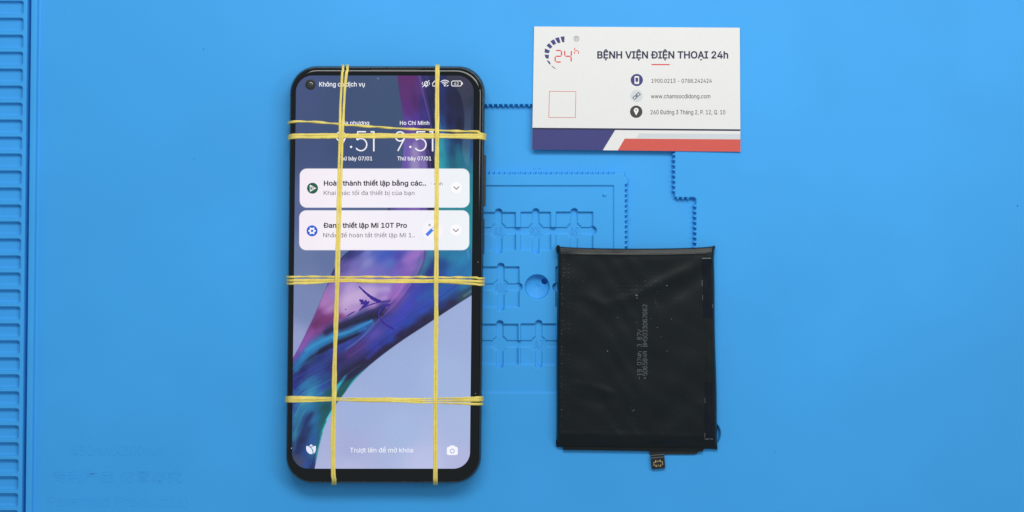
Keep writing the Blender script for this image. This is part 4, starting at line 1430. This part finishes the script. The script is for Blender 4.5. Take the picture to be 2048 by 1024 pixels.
# ------------------------------------------------------------------ battery pack
bc = P(1272, 700, 0)
bat = thing('battery_pack', 'flat black pouch battery with creased wrapper and small gold connector below the card', 'battery', (bc[0], bc[1], 0))
BT = 4.8
nx, ny = 330, 410
uu = np.linspace(0, 1, nx)
vv = np.linspace(0, 1, ny)
UU, VVv = np.meshgrid(uu, vv)
topy = lambda u: 490.8 + 6.2 * np.clip(np.sin(np.pi * np.clip(u, 0, 1)), 0, 1) ** 0.42 + 1.4 * u * (1 - u) * 0
boty = lambda u: 893.5 + 4.5 * u - 0.0 * u
lefx = lambda v: 1113.6 + 1.6 * np.sin(np.pi * np.clip(v * 1.0, 0, 1)) ** 0.5 * 0 + 1.2 * np.clip(v * 30, 0, 1) * (1 - v) - 1.4 * v + 0.5 * np.sin(v * 9)
rigx = lambda v: 1429.4 - 2.6 * np.clip(v * 14, 0, 1) + 8.0 * v ** 0.9 + 0.6 * np.sin(v * 11)
PY = topy(UU) * (1 - VVv) + boty(UU) * VVv
PX = lefx(VVv) * (1 - UU) + rigx(VVv) * UU
el, er = PX - lefx(VVv), rigx(VVv) - PX
et, eb = PY - topy(UU), boty(UU) - PY


def sstep(x):
    x = np.clip(x, 0, 1)
    return x * x * (3 - 2 * x)


def rnd(e, w):
    e = np.clip(e / w, 0, 1)
    return np.sqrt(1 - (1 - e) ** 2)


Z = BT * (0.10 + 0.90 * rnd(el, 7)) * (0.12 + 0.88 * rnd(er, 5))
top_b = 0.90 + 0.10 * np.clip(et / 11.5, 0, 1)
top_b = np.where(et < 2.0, 0.15 + (top_b - 0.15) * sstep(et / 2.0), top_b)
bot_b = 0.42 + 0.58 * sstep(eb / 26)
bot_b = np.where(eb < 2.0, 0.15 + (bot_b - 0.15) * sstep(eb / 2.0), bot_b)
Z = Z * top_b * bot_b


def ridge(pts, amp, w, skew=0.0, fade=True):
    global Z
    d, t = seg_dist(PX, PY, smooth_pts(pts, 6))
    f = np.sin(np.pi * np.clip(t, 0.0, 1)) ** 0.6 if fade else 1.0
    Z = Z + 1.5 * amp * np.exp(-(d / w) ** 2) * f


ridge([(1424, 500), (1395, 530), (1360, 548), (1320, 566), (1280, 588), (1240, 612)], 0.34, 13)
ridge([(1420, 520), (1390, 560), (1350, 590), (1310, 606)], -0.26, 16)
ridge([(1130, 590), (1170, 592), (1205, 608), (1240, 600), (1275, 585)], 0.14, 10)
ridge([(1140, 766), (1175, 772), (1210, 782), (1235, 790)], 0.22, 9)
ridge([(1145, 792), (1180, 800), (1215, 806)], -0.18, 12)
ridge([(1230, 700), (1250, 740), (1236, 780)], 0.10, 10)
ridge([(1390, 700), (1350, 770), (1300, 830), (1260, 862)], 0.16, 18)
ridge([(1400, 800), (1360, 850), (1330, 862)], 0.14, 12)
ridge([(1140, 560), (1200, 540), (1300, 520), (1380, 518)], 0.10, 16)
ridge([(1160, 650), (1240, 640), (1300, 660)], -0.10, 22)
ridge([(1120, 866), (1220, 868), (1330, 869), (1400, 872)], 0.05, 5.0, fade=False)
ridge([(1118, 508), (1200, 509.5), (1320, 509.5), (1410, 507)], 0.07, 1.6, fade=False)
ridge([(1130, 888), (1200, 882), (1240, 886), (1330, 880), (1400, 888)], 0.25, 6)
ridge([(1417, 512), (1416, 700), (1418, 880)], 0.05, 4, fade=False)
# soft random cockle
for _ in range(26):
    ax_, ay_ = rng.uniform(1130, 1400), rng.uniform(520, 860)
    an = rng.uniform(-0.9, 0.2)
    L_ = rng.uniform(20, 70)
    ridge([(ax_, ay_), (ax_ + L_ * math.cos(an), ay_ + L_ * math.sin(an) * -1)], rng.uniform(-0.05, 0.07), rng.uniform(6, 16))
# rows of small pimples from the cells beneath the film
for j in range(42):
    for i in range(30):
        x = 1127 + i * 9.6 + (0 if i < 2 else 1.5)
        y = 521.5 + j * 8.6
        edge = i < 2
        mid = math.exp(-(((x - 1280) / 60) ** 2 + ((y - 580) / 38) ** 2)) + 0.6 * math.exp(-(((x - 1158) / 26) ** 2 + ((y - 572) / 26) ** 2))
        pr = 0.9 if edge else 0.15 + 0.8 * mid
        if rng.uniform() > pr or x > 1395:
            continue
        amp = rng.uniform(0.03, 0.075) * (1.0 if edge else 0.25 + 0.75 * mid)
        r0 = 1.9
        jx = int((x - 1113) / 316 * nx)
        jy = int((y - 495) / 400 * ny)
        sl = (slice(max(jy - 6, 0), jy + 8), slice(max(jx - 6, 0), jx + 8))
        dd = np.hypot(PX[sl] - x - rng.uniform(-.4, .4), PY[sl] - y)
        Z[sl] += amp * np.exp(-(dd / r0) ** 4)
fade = sstep(el / 20) * sstep(er / 20) * sstep(et / 24) * sstep(eb / 40)
und = (0.16 * np.sin((PX * 0.62 + PY * 0.78) / 15.0 + 1.1 + 1.6 * np.sin(PX / 61.0)) + 0.13 * np.sin((PX * 0.30 - PY * 0.95) / 21.0 + 0.6 + 1.3 * np.sin(PY / 47.0)) + 0.07 * np.sin((PX - PY) / 9.0 + 2.0 * np.sin(PX / 33.0)))
und *= 0.35 + 0.65 * np.clip(0.5 + 0.5 * np.sin(PX / 83.0 + 1.0) * np.cos(PY / 97.0), 0, 1)
Z = Z + und * fade
lo = Z.copy()
Vb = P(PX, PY, BT)
s_ = FOC / (CAM_H - Z)
Vb[..., 0] = (PX - 1024) / s_ / 1000
Vb[..., 1] = -(PY - 512) / s_ / 1000
Vb[..., 2] = np.maximum(Z, 0.05) / 1000
wrap = grid_obj('wrapper', Vb, M['pouch'], bat)
# side skirt to the mat
rim = np.concatenate([Vb[0, :], Vb[1:, -1], Vb[-1, ::-1][1:], Vb[::-1, 0][1:-1]])
low_ = rim.copy()
low_[:, 2] = 0.00002
n = len(rim)
mesh_obj('wrapper_side', np.concatenate([rim, low_]), [((i + 1) % n, i, n + i, n + (i + 1) % n) for i in range(n)], M['pouch'], bat)


def zb(x, y):
    j = int(np.clip((y - 494) / (896 - 494), 0, 1) * (ny - 1))
    i = int(np.clip((x - 1115) / (1431 - 1115), 0, 1) * (nx - 1))
    return float(Z[j, i])


# little ears at the folded corners
def ear(pts, z0, z1):
    n = len(pts)
    V = [P(x, y, z1) for x, y in pts] + [P(x, y, z0) for x, y in pts]
    return mesh_obj('folded_corner', V, [tuple(range(n))[::-1]] + [tuple(range(n, 2 * n))] + [(i, (i + 1) % n, n + (i + 1) % n, n + i) for i in range(n)], M['pouch'], bat)


ear([(1112.6, 492.6), (1115.0, 490.0), (1118.8, 490.6), (1121, 496), (1116.6, 506), (1113.6, 507), (1112.2, 500)], 0.3, 2.6)
ear([(1424.5, 495), (1428.2, 490.8), (1430.4, 493.0), (1429.6, 497.5), (1427.6, 502), (1424, 500)], 0.3, 2.4)
ear([(1112.0, 880), (1118, 880), (1124, 890), (1126, 893.6), (1121, 892.6), (1115.2, 894.6), (1112, 888)], 0.3, 1.6)
ear([(1404, 886), (1434.4, 888), (1434.8, 899.2), (1432.6, 899.4), (1431.8, 897.4), (1404, 896.6)], 0.3, 1.5)


def slab(name, pts, z0, z1, mat, parent, bevel=0.6):
    """flat piece with a small rounded top edge, outline in pixels"""
    n = len(pts)
    cx = sum(p[0] for p in pts) / n
    cy = sum(p[1] for p in pts) / n
    a = sum(pts[i][0] * pts[(i + 1) % n][1] - pts[(i + 1) % n][0] * pts[i][1] for i in range(n))
    if a > 0:
        pts = pts[::-1]
    ins = [(x + (cx - x) * bevel / max(4, math.hypot(x - cx, y - cy)), y + (cy - y) * bevel / max(4, math.hypot(x - cx, y - cy))) for x, y in pts]
    V = [P(x, y, z0) for x, y in pts] + [P(x, y, z0 + (z1 - z0) * .75) for x, y in pts] + [P(x, y, z1) for x, y in ins]
    F = [tuple(range(2 * n, 3 * n))]
    for l in (0, 1):
        F += [(l * n + i, l * n + (i + 1) % n, (l + 1) * n + (i + 1) % n, (l + 1) * n + i) for i in range(n)]
    F.append(tuple(range(n))[::-1])
    return mesh_obj(name, V, F, mat, parent)


# lower fold of the wrapper
slab('bottom_flap', [(1126, 892), (1126.4, 899.6), (1200, 900.6), (1298, 902.2), (1405, 903.2), (1407.6, 898), (1408, 893)], 0.5, 1.7, M['pouch'], bat, 1.2)


def drape(name, x0, y0, x1, y1, mat, up=0.05, nx_=10, ny_=40, skew=0.0, parent=None):
    xs_ = np.linspace(x0, x1, nx_)
    ys_ = np.linspace(y0, y1, ny_)
    V = np.zeros((ny_, nx_, 3))
    for j, y in enumerate(ys_):
        for i, x in enumerate(xs_):
            xx = x + skew * (y - y0) / max(1, (y1 - y0))
            V[j, i] = P(xx, y, zb(xx, y) + up)
    return grid_obj(name, V, mat, parent or bat)


t1 = drape('tape', 1404.5, 516.5, 1422.5, 636, M['tape'], 0.09, skew=2.5)
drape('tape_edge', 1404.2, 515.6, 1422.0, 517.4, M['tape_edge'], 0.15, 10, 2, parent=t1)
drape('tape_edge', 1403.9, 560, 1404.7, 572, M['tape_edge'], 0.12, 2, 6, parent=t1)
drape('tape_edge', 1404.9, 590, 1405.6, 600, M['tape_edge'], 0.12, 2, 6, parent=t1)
t2 = drape('tape', 1409.5, 765, 1428.5, 877.5, M['tape'], 0.09, skew=1.0)
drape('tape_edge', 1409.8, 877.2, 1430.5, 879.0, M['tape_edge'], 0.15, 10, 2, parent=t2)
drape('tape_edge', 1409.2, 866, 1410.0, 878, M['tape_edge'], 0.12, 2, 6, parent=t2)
drape('tape_edge', 1409.6, 796, 1410.1, 806, M['tape_edge'], 0.12, 2, 12, parent=t2)  # pale strip, a highlight painted along the side of the tape
g = Geo(0)
g.v, g.f = [], []
k = 14
pts = [(1422.5 + 4.2 * math.cos(2 * math.pi * i / k), 612 - 5.5 * math.sin(2 * math.pi * i / k)) for i in range(k)]
mesh_obj('dot_sticker', [P(x, y, BT - 0.3 + 0.4) for x, y in pts], [tuple(range(k))], surf('grey_spot', (0.045, 0.05, 0.055), 0.5), bat)

# printed code, read from the lower edge upwards
GL = {'0': [[(0, 1), (0, 5), (1, 6), (3, 6), (4, 5), (4, 1), (3, 0), (1, 0), (0, 1)]], '1': [[(1, 5), (2, 6), (2, 0)], [(1, 0), (3.2, 0)]], '2': [[(0, 5), (1, 6), (3, 6), (4, 5), (4, 3.8), (0, 0), (4, 0)]],
      '3': [[(0, 5.4), (1, 6), (3, 6), (4, 5), (4, 4), (3, 3.2), (1.4, 3.2)], [(3, 3.2), (4, 2.2), (4, 1), (3, 0), (1, 0), (0, .8)]], '4': [[(3, 0), (3, 6), (0, 1.8), (4, 1.8)]],
      '5': [[(4, 6), (0.4, 6), (0.2, 3.6), (3, 3.6), (4, 2.8), (4, 1), (3, 0), (1, 0), (0, .8)]], '6': [[(4, 5.4), (3, 6), (1, 6), (0, 5), (0, 1), (1, 0), (3, 0), (4, 1), (4, 2.4), (3, 3.3), (0.2, 3.2)]],
      '7': [[(0, 6), (4, 6), (4, 5), (1.6, 0)]], '8': [[(1, 3.2), (0, 4.2), (0, 5.2), (1, 6), (3, 6), (4, 5.2), (4, 4.2), (3, 3.2), (1, 3.2), (0, 2.2), (0, 1), (1, 0), (3, 0), (4, 1), (4, 2.2), (3, 3.2)]],
      '9': [[(0, .6), (1, 0), (3, 0), (4, 1), (4, 5), (3, 6), (1, 6), (0, 5), (0, 3.6), (1, 2.7), (4, 2.8)]], 'A': [[(0, 0), (0, 4.6), (1.2, 6), (2.8, 6), (4, 4.6), (4, 0)], [(0, 2.6), (4, 2.6)]],
      'B': [[(0.5, 0), (0.5, 6), (3, 6), (4, 5.2), (4, 4), (3, 3.2), (0.5, 3.2)], [(3, 3.2), (4, 2.4), (4, .9), (3, 0), (0, 0)]], 'D': [[(0.5, 0), (0.5, 6), (2.8, 6), (4, 4.8), (4, 1.2), (2.8, 0), (0, 0)]],
      'H': [[(0, 0), (0, 6)], [(4, 0), (4, 6)], [(0, 3.1), (4, 3.1)]], 'V': [[(0, 6), (0, 3.4), (2, 0), (4, 3.4), (4, 6)]], 'W': [[(0, 6), (0.4, 0), (2, 2.4), (3.6, 0), (4, 6)]],
      'h': [[(0, 0), (0, 6)], [(0, 3), (1.2, 4), (3, 4), (4, 3), (4, 0)]], '+': [[(2, 1), (2, 5)], [(0, 3), (4, 3)]], '-': [[(0, 3), (4, 3)]], '.': [[(1.8, 0), (2.2, .5)]], ' ': []}


def battery_text(s, xbase, ystart, pitch, h, w):
    V, F = [], []
    for k, ch in enumerate(s):
        for pl in GL[ch]:
            gg = Geo(0)
            gg.line([(xbase - q[1] / 6 * h, ystart - k * pitch - q[0] / 4 * w) for q in pl], 1.05)
            # lift each vertex onto the film
            base = len(V)
            for p in gg.v:
                pxx = p[0] * 1000 * FOC / CAM_H + 1024
                pyy = 512 - p[1] * 1000 * FOC / CAM_H
                V.append(P(pxx, pyy, zb(pxx, pyy) + 0.07))
            F += [tuple(base + i for i in f) for f in gg.f]
    return mesh_obj('printed_code', V, F, M['battery_print'], bat)


battery_text('+506584A BH5033D62662', 1294.0, 758.5, 7.2, 8.2, 5.0)
battery_text('-19.07Wh 3.87V', 1282.6, 758.5, 7.2, 8.0, 5.0)

# dust and scratches on the film
V, F = [], []


def speck(x, y, r, k=6):
    b0 = len(V)
    for i in range(k):
        rr = r * rng.uniform(.6, 1.2)
        V.append(P(x + rr * math.cos(2 * math.pi * i / k), y - rr * math.sin(2 * math.pi * i / k), zb(x, y) + 0.08))
    F.append(tuple(range(b0, b0 + k)))


for (x, y, r) in ((1274, 591, 1.5), (1274, 596, .9), (1271, 590, .8), (1334, 571, 1.1), (1235, 635, .7), (1302, 637, .8), (1343, 638, .7), (1315, 655, .7), (1215, 702, 1.2), (1273, 644, .7), (1334, 702, .8), (1322, 674, .6), (1290, 561, .6), (1268, 820, 1.0), (1265, 822, .6), (1262, 816, .5), (1225, 670, .5), (1127, 551, .8), (1118, 594, .8)):
    speck(x, y, r)
for _ in range(34):
    speck(rng.uniform(1120, 1400), rng.uniform(515, 860), rng.uniform(.2, .42))
for j in range(44):
    if rng.uniform() < .42:
        speck(1124 + rng.uniform(-.5, .5) - j * 0.03, 575 + j * 6.6, rng.uniform(.35, .75))
    if rng.uniform() < .25:
        speck(1115.6 + rng.uniform(-.4, .4), 590 + j * 4.4, rng.uniform(.3, .6))
o = mesh_obj('dust', V, F, M['dust'], bat)
o['kind'] = 'stuff'

# flex cable and connector
flex = slab('flex_cable', [(1299, 898), (1299.6, 909.0), (1301.5, 910.6), (1328, 908.6), (1388, 908.8), (1393.5, 907.8), (1396.5, 903.8), (1400, 901.5), (1400, 898)], 0.35, 0.75, M['flex'], bat, .5)
V, F = [], []
for k in range(26):
    x = 1316 + k * 3.0
    if k in (2, 9, 20):
        continue
    g = Geo(0.79)
    w, h = rng.uniform(1.2, 2.0), rng.uniform(1.6, 2.4)
    pl = random.choice([[(0, 0), (w, h)], [(0, h), (w, h), (w, 0)], [(0, 0), (0, h), (w, h)], [(0, h), (w / 2, 0), (w, h)]])
    g.line([(x + a, 903.2 + b2) for a, b2 in pl], .55)
    b0 = len(V)
    V += g.v
    F += [tuple(b0 + i for i in f) for f in g.f]
mesh_obj('printed_marks', V, F, M['battery_print'], flex)


def rot(pts, cx, cy, a):
    c_, s_ = math.cos(math.radians(a)), math.sin(math.radians(a))
    return [(cx + (x - cx) * c_ - (y - cy) * s_, cy + (x - cx) * s_ + (y - cy) * c_) for x, y in pts]


g = Geo(0)
plate = rot(g.rrect(1302.0, 908.0, 1329.4, 937.6, 2.6, 5), 1315.7, 922, -5)
con = slab('connector', plate, 0.75, 1.6, M['flex'], bat, .8)
for yy0 in (909.6, 914.9):
    q = rot([(1301.9, yy0 - .6), (1329.3, yy0 - .6), (1329.3, yy0 + .6), (1301.9, yy0 + .6)], 1315.7, 922, -5)
    slab('fold_line', q, 1.6, 1.68, M['tape_edge'], con, .1)
q = rot(g.rrect(1306.6, 920.2, 1325.6, 934.0, 3, 4), 1315.7, 922, -5)
slab('socket', q, 1.6, 1.78, M['glass'], con, .3)
q = rot(g.rrect(1308.6, 925.4, 1323.6, 929.4, 1.2, 4), 1315.7, 922, -5)
slab('socket_core', q, 1.78, 2.2, M['flex'], con, .3)
for (x, y, w, h) in ((1311.3, 922.6, 2.4, 4.2), (1320.2, 922.3, 2.4, 4.2), (1314.6, 922.8, .9, 3.2), (1316.4, 922.6, .9, 3.6), (1311.3, 932.0, 2.4, 3.0), (1320.2, 932.0, 2.4, 3.0), (1314.8, 931.8, .9, 2.4), (1316.8, 931.8, .9, 2.4),
                     (1307.9, 924.6, 2.0, 2.6), (1324.0, 924.4, 2.0, 2.6), (1307.6, 929.6, 2.0, 2.6), (1324.2, 929.2, 2.0, 2.6), (1311.3, 929.4, 3.0, 1.2), (1315.8, 929.4, 3.0, 1.2), (1320.3, 929.2, 3.0, 1.2), (1307.0, 927.2, 1.1, 1.6), (1324.9, 926.9, 1.1, 1.6)):
    q = rot([(x - w / 2, y - h / 2), (x + w / 2, y - h / 2), (x + w / 2, y + h / 2), (x - w / 2, y + h / 2)], 1315.7, 922, -5)
    slab('contact', q, 1.78, 2.05, M['gold'], con, .35)
